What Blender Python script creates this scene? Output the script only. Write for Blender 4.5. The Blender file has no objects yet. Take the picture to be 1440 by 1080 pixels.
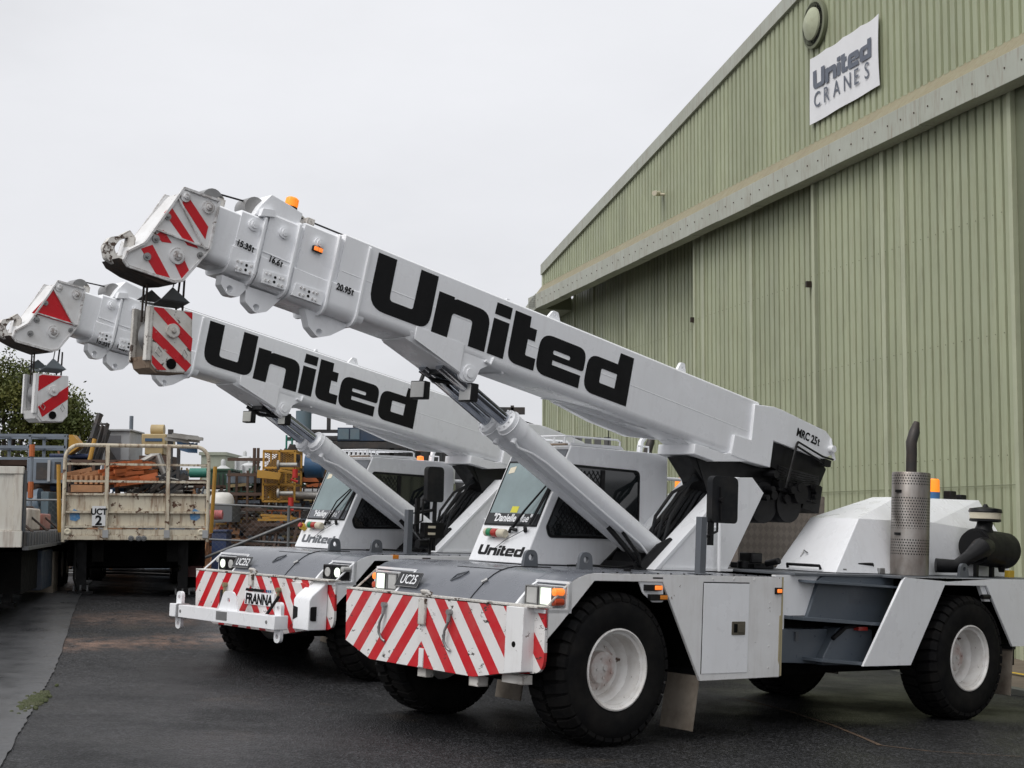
import bpy, bmesh, math, random
from mathutils import Vector, Matrix, geometry
CAM_R,CAM_U,CAM_F=(0.99999,-0.00044,0.00487),(-0.00489,-0.09048,0.99589),(0.0,0.9959,0.09048)
R1=((-0.76943,0.63753,0.03923),(-0.63791,-0.77011,0.00369),(0.03256,-0.02218,0.99922))
T1=(0.00481,16.49324,0.00171)
R2=((-0.73995,0.67206,0.02849),(-0.67238,-0.7402,-0.00237),(0.01949,-0.02091,0.99959))
T2=(-2.6305,21.56096,0.06224)
HO=(8.89869,27.22011,-0.33)
HD=(-0.26219,0.96502,0.0)
HN=(-0.96502,-0.26219,0.0)

rnd = random.Random(11)
scene = bpy.context.scene
col = scene.collection
PI = math.pi
R = math.radians

# ------------------------------------------------------------------ materials
MATS = {}
def new_mat(name):
    m = bpy.data.materials.new(name); m.use_nodes = True
    nt = m.node_tree; b = nt.nodes['Principled BSDF']
    return m, nt, b
def N(nt, t, **kw):
    n = nt.nodes.new(t)
    for k, v in kw.items():
        if k in n.inputs: n.inputs[k].default_value = v
        else: setattr(n, k, v)
    return n
def noise(nt, scale, detail=4, rough=.55, vec=None, coord='Object', stretch=None):
    tc = N(nt, 'ShaderNodeTexCoord')
    src = vec or tc.outputs[coord]
    if stretch:
        mp = N(nt, 'ShaderNodeMapping'); mp.inputs['Scale'].default_value = stretch
        nt.links.new(src, mp.inputs[0]); src = mp.outputs[0]
    n = N(nt, 'ShaderNodeTexNoise'); n.inputs['Scale'].default_value = scale
    n.inputs['Detail'].default_value = detail; n.inputs['Roughness'].default_value = rough
    nt.links.new(src, n.inputs['Vector'])
    return n.outputs[0]
def ramp(nt, fac, stops):
    r = N(nt, 'ShaderNodeValToRGB'); e = r.color_ramp.elements
    while len(e) < len(stops): e.new(.5)
    for i, (p, c) in enumerate(stops):
        e[i].position = p; e[i].color = (c, c, c, 1) if isinstance(c, (int, float)) else (*c, 1)
    nt.links.new(fac, r.inputs[0]); return r.outputs[0]
def mix(nt, fac, a, b):
    m = N(nt, 'ShaderNodeMix', data_type='RGBA')
    for s, v in ((m.inputs[0], fac), (m.inputs[6], a), (m.inputs[7], b)):
        if hasattr(v, 'is_linked'): nt.links.new(v, s)
        elif isinstance(v, (tuple, list)): s.default_value = (*v, 1)
        else: s.default_value = v
    return m.outputs[2]
def bump(nt, b, h, strength, dist=.01):
    n = N(nt, 'ShaderNodeBump'); n.inputs['Strength'].default_value = strength; n.inputs['Distance'].default_value = dist
    nt.links.new(h, n.inputs['Height']); nt.links.new(n.outputs[0], b.inputs['Normal'])
def paint(name, c, rough=.4, metal=0, dirt=.12, dirtc=(.12, .1, .08), dscale=3, chips=0, chipc=(.09, .045, .025), streak=0, bmp=0, spec=.5, cscale=14, edge=0, band=0):
    if name in MATS: return MATS[name]
    m, nt, b = new_mat(name)
    b.inputs['Roughness'].default_value = rough; b.inputs['Metallic'].default_value = metal
    b.inputs['Specular IOR Level'].default_value = spec
    out = None
    if dirt:
        f = ramp(nt, noise(nt, dscale, 6, .62), [(.42, 0), (.78, dirt)])
        out = mix(nt, f, c, dirtc)
        r = ramp(nt, noise(nt, dscale*3, 4), [(.3, max(.05, rough-.1)), (.7, min(1, rough+.15))])
        nt.links.new(r, b.inputs['Roughness'])
    if streak:
        f = ramp(nt, noise(nt, 5, 4, .6, stretch=(3, 3, .35)), [(.5, 0), (.72, streak)])
        out = mix(nt, f, out if out is not None else c, (.17, .08, .035))
    if chips:
        f = ramp(nt, noise(nt, cscale, 7, .68), [(.755-chips*.2, 0), (.775-chips*.2, 1)])
        out = mix(nt, f, out if out is not None else c, chipc)
    if band:
        f = ramp(nt, noise(nt, 1.1, 2, .5, stretch=(1, .05, .03)), [(.35, 0), (.65, band)]); out = mix(nt, f, out if out is not None else c, dirtc)
        f = ramp(nt, noise(nt, .9, 5, .65, stretch=(1, 1, .3)), [(.5, 0), (.75, band)]); out = mix(nt, f, out, tuple(x*.7 for x in dirtc))
    if edge:
        bv = N(nt, 'ShaderNodeBevel', samples=4); bv.inputs['Radius'].default_value = edge
        ge = N(nt, 'ShaderNodeNewGeometry'); dt = N(nt, 'ShaderNodeVectorMath', operation='DOT_PRODUCT')
        nt.links.new(bv.outputs[0], dt.inputs[0]); nt.links.new(ge.outputs['Normal'], dt.inputs[1])
        em = ramp(nt, dt.outputs['Value'], [(.80, 1), (.97, 0)]); nn = ramp(nt, noise(nt, cscale*1.3, 5, .7), [(.42, 0), (.56, 1)])
        mu = N(nt, 'ShaderNodeMath', operation='MULTIPLY'); nt.links.new(em, mu.inputs[0]); nt.links.new(nn, mu.inputs[1])
        out = mix(nt, mu.outputs[0], out if out is not None else c, chipc)
    if out is not None: nt.links.new(out, b.inputs['Base Color'])
    else: b.inputs['Base Color'].default_value = (*c, 1)
    if bmp: bump(nt, b, noise(nt, 60, 3), bmp, .004)
    MATS[name] = m; return m
def emit(name, c, s, rough=.2):
    m, nt, b = new_mat(name)
    b.inputs['Base Color'].default_value = (*c, 1); b.inputs['Emission Color'].default_value = (*c, 1)
    b.inputs['Emission Strength'].default_value = s; b.inputs['Roughness'].default_value = rough
    return m
WHITE = paint('white_paint', (.86, .87, .89), .30, dirt=.16, dirtc=(.50, .49, .46), dscale=1.3, bmp=.05, chips=.20, cscale=16, chipc=(.25, .22, .2), streak=.05)
WHITE2 = paint('white_paint_worn', (.78, .78, .78), .4, dirt=.3, dirtc=(.42, .40, .36), dscale=2.5, chips=.48, cscale=9, bmp=.05, edge=.015, streak=.10)
HOOKW = paint('white_paint_chipped', (.68, .66, .62), .5, dirt=.5, dirtc=(.3, .25, .19), dscale=5, chips=.86, chipc=(.06, .035, .022), cscale=6, bmp=.15, edge=.035)
TIPW = paint('white_paint_tip', (.74, .74, .74), .42, dirt=.35, dirtc=(.33, .28, .22), dscale=4, chips=.58, cscale=7, bmp=.08, edge=.03)
RED = paint('red_decal', (.55, .0, .008), .35, dirt=.12, dirtc=(.35, .01, .02), dscale=6, chips=.3, cscale=8, chipc=(.5, .48, .44))
BLACKD = paint('black_decal', (.005, .005, .006), .5, dirt=.1, dirtc=(.02, .02, .02), spec=.22)
GREY = paint('deck_grey_paint', (.125, .133, .152), .20, dirt=.4, dirtc=(.19, .20, .225), dscale=1.2, bmp=.02)
GREYP = paint('grey_post_paint', (.10, .11, .125), .4, dirt=.2)
STEELBLUE = paint('step_grey_paint', (.095, .115, .14), .36, dirt=.3, dirtc=(.14, .15, .16), dscale=4, bmp=.05)
RUB = paint('tyre_rubber', (.006, .006, .0065), .75, dirt=.8, dirtc=(.020, .018, .016), dscale=3, bmp=.5, spec=.12, chips=.25, cscale=5, chipc=(.035, .032, .028))
BLK = paint('black_enamel', (.006, .006, .007), .42, dirt=.35, dirtc=(.018, .016, .014), spec=.25)
BLK2 = paint('black_plastic', (.011, .012, .014), .6, dirt=.2, bmp=.2, spec=.25)
DARK = paint('underbody_dark', (.004, .004, .004), .8, dirt=.3, dirtc=(.012, .010, .008), spec=.1)
RIMW = paint('rim_white', (.76, .75, .73), .4, dirt=.6, dirtc=(.36, .30, .25), dscale=4, chips=.5, cscale=9, edge=.01)
HUBM = paint('hub_weathered', (.62, .6, .58), .5, dirt=.8, dirtc=(.3, .12, .08), dscale=7)
FLAP = paint('mudflap_rubber', (.23, .2, .165), .8, dirt=.8, dirtc=(.1, .075, .055), dscale=5, spec=.2)
BEIGE = paint('bare_zinc_beige', (.42, .36, .22), .6, dirt=.3)
def chrome():
    m, nt, b = new_mat('chrome_rod'); b.inputs['Metallic'].default_value = 1
    b.inputs['Base Color'].default_value = (.42, .44, .48, 1); b.inputs['Roughness'].default_value = .12; return m
CHROME = chrome()
STEEL = paint('dull_steel', (.33, .33, .33), .4, metal=.8, dirt=.4)
def glass(name, c, rough=.04):
    m, nt, b = new_mat(name); b.inputs['Base Color'].default_value = (*c, 1); b.inputs['Roughness'].default_value = rough
    b.inputs['Specular IOR Level'].default_value = .8
    f = ramp(nt, noise(nt, 2.5, 5), [(.3, c), (.75, tuple(x*1.5 for x in c))])
    nt.links.new(f, b.inputs['Base Color']); return m
GLASS = glass('windscreen_glass', (.15, .20, .205)); DGLASS = glass('tinted_glass', (.010, .012, .013))
LENS = glass('lamp_lens', (.35, .35, .34), .15)
LON = emit('headlight_lit', (.90, 1, .84), .9); LORG = emit('orange_lamp_lit', (1, .24, .04), .75)
LRED = paint('red_lens', (.45, .06, .02), .2, dirt=0); LAMB = paint('amber_lens', (.75, .25, .03), .2, dirt=0)
BEAC = emit('beacon_lit', (1, .26, .02), .6)
GREEN = paint('green_lens', (.02, .22, .09), .3, dirt=0); REDL = paint('red_stop_lens', (.4, .03, .02), .3, dirt=0)
CREAM = paint('cream_plastic', (.68, .62, .48), .5, dirt=.3)
YEL = paint('yellow_paint', (.62, .40, .02), .5, dirt=.4, chips=.3)
def stripe_mat(name, Yc, z0, per, duty, off, k):
    m, nt, b = new_mat(name)
    tc = N(nt, 'ShaderNodeTexCoord'); sp = N(nt, 'ShaderNodeSeparateXYZ'); nt.links.new(tc.outputs['Object'], sp.inputs[0])
    def M(op, a, c=None):
        n = N(nt, 'ShaderNodeMath', operation=op)
        for i, v in enumerate((a, c)):
            if v is None: continue
            if isinstance(v, (int, float)): n.inputs[i].default_value = v
            else: nt.links.new(v, n.inputs[i])
        return n.outputs[0]
    f = M('SUBTRACT', M('ABSOLUTE', M('SUBTRACT', sp.outputs[1], Yc)), M('MULTIPLY', M('SUBTRACT', z0, sp.outputs[2]), k))
    fr = M('FRACT', M('DIVIDE', M('ADD', M('SUBTRACT', f, off), per*20), per))
    red = M('LESS_THAN', fr, duty)
    n1 = ramp(nt, noise(nt, 3.2, 7, .7), [(.60, 0), (.63, 1)])
    n2 = ramp(nt, noise(nt, 9, 7, .72, stretch=(1, .6, 1.3)), [(.618, 0), (.628, 1)])
    dirt = ramp(nt, noise(nt, 4, 6, .6), [(.45, 0), (.8, .22)])
    c = mix(nt, red, (.77, .76, .75), (.55, .0, .008))
    c = mix(nt, dirt, c, (.33, .26, .22)); 
    fade = ramp(nt, noise(nt, 7, 5), [(.4, 0), (.8, .04)])
    c = mix(nt, fade, c, (.7, .35, .33))
    c = mix(nt, n2, c, (.04, .028, .022))
    nt.links.new(c, b.inputs['Base Color']); b.inputs['Roughness'].default_value = .36
    bump(nt, b, noise(nt, 9, 3), .12, .01)
    return m
STRIPE = stripe_mat('hazard_stripes', -.2, 1.33, .37, .47, .195, .85)
STRIPEB = stripe_mat('hazard_stripes_clean', -.2, 1.33, .36, .42, .12, .72)
def diamond_plate():
    m, nt, b = new_mat('checker_plate'); tc = N(nt, 'ShaderNodeTexCoord')
    mp = N(nt, 'ShaderNodeMapping'); mp.inputs['Scale'].default_value = (12, 12, 12); mp.inputs['Rotation'].default_value = (0, R(45), 0)
    nt.links.new(tc.outputs['Object'], mp.inputs[0]); ch = N(nt, 'ShaderNodeTexChecker'); ch.inputs['Scale'].default_value = 1
    nt.links.new(mp.outputs[0], ch.inputs[0])
    c = mix(nt, ch.outputs[1], (.23, .195, .17), (.29, .25, .215)); c = mix(nt, ramp(nt, noise(nt, 2, 4), [(.4, 0), (.8, .5)]), c, (.16, .13, .11))
    nt.links.new(c, b.inputs['Base Color']); b.inputs['Roughness'].default_value = .5; b.inputs['Metallic'].default_value = .3
    bump(nt, b, ch.outputs[1], .3, .004); return m
CHECK = diamond_plate()
def perforated():
    m, nt, b = new_mat('perforated_stainless'); tc = N(nt, 'ShaderNodeTexCoord')
    sp = N(nt, 'ShaderNodeSeparateXYZ'); nt.links.new(tc.outputs['Object'], sp.inputs[0])
    def M(op, a, c=None):
        n = N(nt, 'ShaderNodeMath', operation=op)
        for i, v in enumerate((a, c)):
            if v is None: continue
            if isinstance(v, (int, float)): n.inputs[i].default_value = v
            else: nt.links.new(v, n.inputs[i])
        return n.outputs[0]
    an = M('DIVIDE', M('ARCTAN2', sp.outputs[1], sp.outputs[0]), 2*PI/44.0)
    zz = M('DIVIDE', sp.outputs[2], .034)
    an = M('ADD', an, M('MULTIPLY', M('FLOOR', zz), .5))
    fa = M('SUBTRACT', M('FRACT', M('ADD', an, 100)), .5); fz = M('SUBTRACT', M('FRACT', zz), .5)
    d = M('SQRT', M('ADD', M('MULTIPLY', fa, fa), M('MULTIPLY', fz, fz)))
    hole = M('LESS_THAN', d, .27)
    band = ramp(nt, M('DIVIDE', sp.outputs[2], 1.3), [(0, 0), (.18, 0), (.185, 1), (.34, 1), (.345, 0), (.43, 0), (.435, 1), (.73, 1), (.735, 0), (.84, 0), (.845, 1), (.95, 1), (.955, 0)])
    hole = M('MULTIPLY', hole, band)
    f = ramp(nt, noise(nt, 5, 5, .6, stretch=(1, 1, .4)), [(.35, (.34, .32, .30)), (.7, (.17, .14, .12))])
    c = mix(nt, hole, f, (.01, .01, .01)); nt.links.new(c, b.inputs['Base Color'])
    b.inputs['Metallic'].default_value = .75; b.inputs['Roughness'].default_value = .36
    return m
PERF = perforated()

# ------------------------------------------------------------------ geometry helpers
def arc_poly(pts, seg=6):
    """polygon of (x, y[, radius]) with rounded corners"""
    out = []; n = len(pts)
    for i, p in enumerate(pts):
        r = p[2] if len(p) > 2 else 0
        if r <= 0: out.append((p[0], p[1])); continue
        a = Vector(pts[i-1][:2]); b = Vector(p[:2]); c = Vector(pts[(i+1) % n][:2])
        u = (a-b); v = (c-b); lu, lv = u.length, v.length; u.normalize(); v.normalize()
        ang = math.acos(max(-1, min(1, u.dot(v)))); t = min(r/math.tan(ang/2), lu*.49, lv*.49)
        p0 = b+u*t; p2 = b+v*t
        for k in range(seg+1):
            s = k/seg; q = (1-s)**2*p0 + 2*s*(1-s)*b + s*s*p2
            w = .25*math.sin(PI*s); out.append((q.x+(b.x-q.x)*w*0, q.y))
    return out
def circ(cx, cy, r, n=20): return [(cx+r*math.cos(2*PI*i/n), cy+r*math.sin(2*PI*i/n)) for i in range(n)]
class MB:
    def __init__(s): s.v = []; s.f = []
    def add(s, vs, fs, M=None):
        o = len(s.v)
        s.v += [tuple(M @ Vector(p)) if M else tuple(p) for p in vs]
        s.f += [tuple(i+o for i in f) for f in fs]; return s
    def box(s, x0, x1, y0, y1, z0, z1, M=None):
        vs = [(x, y, z) for x in (x0, x1) for y in (y0, y1) for z in (z0, z1)]
        return s.add(vs, [(0, 1, 3, 2), (4, 6, 7, 5), (0, 4, 5, 1), (2, 3, 7, 6), (0, 2, 6, 4), (1, 5, 7, 3)], M)
    def beam(s, a, b, w, h=None, up=(0, 0, 1)):
        h = h or w; a = Vector(a); b = Vector(b); d = (b-a); L = d.length
        if L < 1e-6: return s
        d.normalize(); u = Vector(up)
        if abs(u.dot(d)) > .98: u = Vector((1, 0, 0))
        x = d.cross(u).normalized(); y = x.cross(d)
        M = Matrix((x, y, d)).transposed().to_4x4(); M.translation = a
        return s.box(-w/2, w/2, -h/2, h/2, 0, L, M)
    def prism(s, poly, ax, lo, hi, holes=(), M=None):
        def P(q, t):
            return {'X': (t, q[0], q[1]), 'Y': (q[0], t, q[1]), 'Z': (q[0], q[1], t)}[ax]
        loops = [poly]+list(holes)
        tris = geometry.tessellate_polygon([[Vector((q[0], q[1], 0)) for q in l] for l in loops])
        flat = [q for l in loops for q in l]; n = len(flat)
        vs = [P(q, lo) for q in flat]+[P(q, hi) for q in flat]
        fs = [tuple(t) for t in tris]+[tuple(i+n for i in reversed(t)) for t in tris]
        o = 0
        for l in loops:
            m = len(l)
            for i in range(m): fs.append((o+i, o+(i+1) % m, o+(i+1) % m+n, o+i+n))
            o += m
        return s.add(vs, fs, M)
    def tube(s, pts, r, seg=8, closed=False):
        pts = [Vector(p) for p in pts]; n = len(pts); rings = []
        x = None
        for i, p in enumerate(pts):
            if closed: d = pts[(i+1) % n]-pts[i-1]
            else: d = pts[min(i+1, n-1)]-pts[max(i-1, 0)]
            d.normalize()
            if x is None or abs(x.dot(d)) > .99:
                x = d.cross(Vector((0, 0, 1)) if abs(d.z) < .9 else Vector((1, 0, 0)))
            x = (x-d*x.dot(d)).normalized(); y = d.cross(x)
            rr = r[i] if isinstance(r, (list, tuple)) else r
            rings.append([p+(x*math.cos(2*PI*k/seg)+y*math.sin(2*PI*k/seg))*rr for k in range(seg)])
        vs = [q for g in rings for q in g]; fs = []
        for i in range(n if closed else n-1):
            j = (i+1) % n
            for k in range(seg): fs.append((i*seg+k, i*seg+(k+1) % seg, j*seg+(k+1) % seg, j*seg+k))
        if not closed: fs += [tuple(range(seg)), tuple(range((n-1)*seg, n*seg))]
        return s.add(vs, fs)
    def cyl(s, a, b, r0, r1=None, seg=24): return s.tube([a, b], [r0, r0 if r1 is None else r1], seg)
    def lathe(s, prof, M=None, seg=32, closed=False):
        """prof = (radius, height along local z)"""
        vs = []; fs = []; n = len(prof)
        for r, z in prof:
            for k in range(seg): vs.append((r*math.cos(2*PI*k/seg), r*math.sin(2*PI*k/seg), z))
        for i in range(n-1 if not closed else n):
            j = (i+1) % n
            for k in range(seg): fs.append((i*seg+k, i*seg+(k+1) % seg, j*seg+(k+1) % seg, j*seg+k))
        if not closed:
            if prof[0][0] > 1e-4: fs.append(tuple(range(seg)))
            if prof[-1][0] > 1e-4: fs.append(tuple(range((n-1)*seg, n*seg)))
        return s.add(vs, fs, M)
    def loft(s, secs, caps=True):
        """closed sections with the same number of points"""
        m = len(secs[0]); vs = [p for c in secs for p in c]; fs = []
        for i in range(len(secs)-1):
            for k in range(m): fs.append((i*m+k, i*m+(k+1) % m, (i+1)*m+(k+1) % m, (i+1)*m+k))
        if caps: fs += [tuple(range(m)), tuple(range((len(secs)-1)*m, len(secs)*m))]
        return s.add(vs, fs)
    def build(s, name, mat, parent=None, bevel=0, ang=35, M=None, bseg=2):
        me = bpy.data.meshes.new(name); me.from_pydata([tuple(p) for p in s.v], [], s.f)
        bm = bmesh.new(); bm.from_mesh(me); bmesh.ops.recalc_face_normals(bm, faces=bm.faces[:]); bm.to_mesh(me); bm.free()
        me.materials.append(mat)
        me.polygons.foreach_set('use_smooth', [True]*len(me.polygons)); me.set_sharp_from_angle(angle=R(ang)); me.update()
        o = bpy.data.objects.new(name, me); col.objects.link(o)
        if parent: o.parent = parent
        if M is not None: o.matrix_local = M
        if bevel:
            b = o.modifiers.new('edge', 'BEVEL'); b.width = bevel; b.segments = bseg; b.limit_method = 'ANGLE'; b.angle_limit = R(40)
            b.harden_normals = False
        return o
def axis_M(origin, zdir, xdir=None):
    z = Vector(zdir).normalized(); x = Vector(xdir) if xdir else (Vector((0, 0, 1)) if abs(z.z) < .9 else Vector((1, 0, 0)))
    x = (x-z*x.dot(z)).normalized(); y = z.cross(x)
    M = Matrix((x, y, z)).transposed().to_4x4(); M.translation = Vector(origin); return M
def text_mb(body, size, depth=.003, shear=0, bold=0, align='LEFT', sx=1):
    tail = body[0].isdigit() and body.endswith('t') or body.endswith(' 25t')
    if tail: body = body[:-1]
    cu = bpy.data.curves.new('t', 'FONT'); cu.body = body; cu.size = size; cu.extrude = depth/2; cu.shear = shear; cu.offset = bold; cu.align_x = align
    cu.resolution_u = 3
    o = bpy.data.objects.new('t', cu); col.objects.link(o); bpy.context.view_layer.update()
    me = bpy.data.meshes.new_from_object(o.evaluated_get(bpy.context.evaluated_depsgraph_get()))
    b = MB(); b.v = [(v.co.x*sx, v.co.y, v.co.z) for v in me.vertices]; b.f = [tuple(p.vertices) for p in me.polygons]
    bpy.data.objects.remove(o); bpy.data.curves.remove(cu); bpy.data.meshes.remove(me)
    if tail:
        x = max(v[0] for v in b.v)+size*.07; t = size*.12
        b.prism([(x+t*.6, size*.62), (x+t*1.6, size*.62), (x+t*1.6, 0), (x+t*.6, 0)], 'Z', -depth/2, depth/2)
        b.prism([(x, size*.50), (x+t*2.4, size*.50), (x+t*2.4, size*.40), (x, size*.40)], 'Z', -depth/2-.0004, depth/2+.0004)
        b.prism([(x+t*1.5, size*.10), (x+t*2.4, size*.10), (x+t*2.4, 0), (x+t*1.5, 0)], 'Z', -depth/2, depth/2)
    return b
def put(b, M, dst=None):
    d = dst or MB(); d.add(b.v, b.f, M); return d
def frame(origin, xd, yd):
    x = Vector(xd).normalized(); y = Vector(yd); y = (y-x*y.dot(x)).normalized(); z = x.cross(y)
    M = Matrix((x, y, z)).transposed().to_4x4(); M.translation = Vector(origin); return M
def thing(name, label, cat, M=None, loc=(0, 0, 0), group=None):
    o = bpy.data.objects.new(name, None); col.objects.link(o); o['label'] = label; o['category'] = cat
    if group: o['group'] = group
    if M is not None: o.matrix_world = M
    else: o.location = loc
    o.empty_display_size = .3
    return o
def tag(o, label, cat, group=None):
    o['label'] = label; o['category'] = cat
    if group: o['group'] = group
    return o

# the wide square lettering: x to the right, y up, cap height .56
UN = [
 ([(0, .24), (0, -.325, .2), (.755, -.325, .15), (.755, .24), (.532, .24), (.525, -.185, .03), (.23, -.185, .05), (.225, .24)], []),
 ([(.80, .10), (1.0, .10), (1.003, .075), (1.04, .09, .02), (1.499, .09, .16), (1.499, -.335), (1.28, -.335), (1.28, -.065, .04), (1.01, -.065, .04), (1.0, -.335), (.793, -.335)], []),
 ([(1.55, .223), (1.76, .223), (1.757, .098), (1.543, .098)], []),
 ([(1.543, .052), (1.757, .052), (1.755, -.335), (1.535, -.335)], []),
 ([(1.806, .215), (2.03, .215), (2.034, .10), (2.135, .10), (2.135, -.03), (2.036, -.03), (2.036, -.208, .02), (2.185, -.208), (2.185, -.338), (1.806, -.338, .13)], []),
 ([(2.205, .10, .17), (2.877, .10, .14), (2.877, -.15, .04), (2.42, -.15, .01), (2.42, -.203, .01), (2.845, -.203), (2.845, -.345), (2.205, -.345, .14)],
  [[(2.41, -.04, .02), (2.66, -.04, .02), (2.66, -.087, .02), (2.41, -.087, .02)]]),
 ([(3.376, .212), (3.584, .212), (3.585, -.348), (2.91, -.348, .15), (2.915, .078, .15), (3.36, .078)],
  [[(3.13, -.035, .02), (3.375, -.035), (3.37, -.2), (3.13, -.2, .02)]]),
]
def united(dst, M, depth=.004):
    for outer, holes in UN:
        dst.prism(arc_poly(outer), 'Z', 0, depth, [arc_poly(h, 3) for h in holes], M)
    return dst

# ------------------------------------------------------------------ shared wheel meshes
def tyre_mb():
    b = MB()
    prof = [(.40, 0), (.43, .012), (.50, .022), (.60, .02), (.66, .002), (.70, -.03), (.722, -.06), (.722, -.46), (.70, -.50), (.66, -.53), (.50, -.55), (.40, -.52), (.37, -.26)]
    b.lathe(prof, seg=56, closed=True)
    n = 36
    for side in (0, 1):
        for i in range(n):
            a = 2*PI*(i+side*.5)/n
            M = Matrix.Rotation(a, 4, 'Z')
            w = .047
            z0, z1 = (.012, -.235) if side == 0 else (-.295, -.53)
            if side == 0:
                secs = [[(.665, -w, .006), (.665, w, .006), (.655, w, -.02), (.655, -w, -.02)],
                        [(.70, -w, .006), (.70, w, .006), (.70, w, -.03), (.70, -w, -.03)],
                        [(.752, -w, -.055), (.752, w, -.055), (.70, w, -.07), (.70, -w, -.07)],
                        [(.757, -w+.035, -.235), (.757, w+.02, -.235), (.70, w+.02, -.235), (.70, -w+.035, -.235)]]
            else:
                secs = [[(.757, -w+.035, -.285), (.757, w+.02, -.285), (.70, w+.02, -.285), (.70, -w+.035, -.285)],
                        [(.752, -w, -.475), (.752, w, -.475), (.70, w, -.46), (.70, -w, -.46)],
                        [(.70, -w, -.532), (.70, w, -.532), (.69, w, -.50), (.69, -w, -.50)]]
            b2 = MB().loft(secs); b.add(b2.v, b2.f, M)
    return b
def rim_mb():
    b = MB()
    b.lathe([(.405, -.01), (.402, .012), (.388, .016), (.378, .004), (.372, -.02), (.345, -.035), (.338, -.20), (.300, -.235), (.292, -.27), (.285, -.30), (.26, -.315), (.20, -.315), (.20, -.34), (.42, -.34), (.41, -.03)], seg=48, closed=True)
    return b
def hub_mb():
    b = MB()
    b.lathe([(.235, -.33), (.235, -.305), (.20, -.29), (.165, -.285), (.16, -.20), (.14, -.185), (.0, -.18)], seg=28)
    for i in range(12):
        a = 2*PI*i/12; b.cyl((.215*math.cos(a), .215*math.sin(a), -.31), (.215*math.cos(a), .215*math.sin(a), -.275), .014, seg=6)
    for i in range(5):
        a = 2*PI*i/5+.3; b.cyl((.10*math.cos(a), .10*math.sin(a), -.185), (.10*math.cos(a), .10*math.sin(a), -.168), .014, seg=6)
    b.cyl((0, 0, -.185), (0, 0, -.155), .03, seg=10)
    return b
PROTO = {}
def proto(key, mb, name, mat, ang=35, bevel=0):
    if key not in PROTO:
        o = mb().build(name, mat, None, ang=ang, bevel=bevel); PROTO[key] = o.data
        bpy.data.objects.remove(o)
    o = bpy.data.objects.new(name, PROTO[key]); col.objects.link(o); return o
def wheel(parent, x, y, side, spin):
    M = Matrix.Translation((x, y, .75)) @ Matrix.Rotation(-PI/2*side, 4, 'X') @ Matrix.Rotation(spin, 4, 'Z')
    t = proto('hub', hub_mb, 'wheel', HUBM); t.parent = parent; t.matrix_local = M
    a = proto('tyre', tyre_mb, 'tyre', RUB, ang=30); a.parent = t
    r = proto('rim', rim_mb, 'rim', RIMW); r.parent = t
    return t

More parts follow.
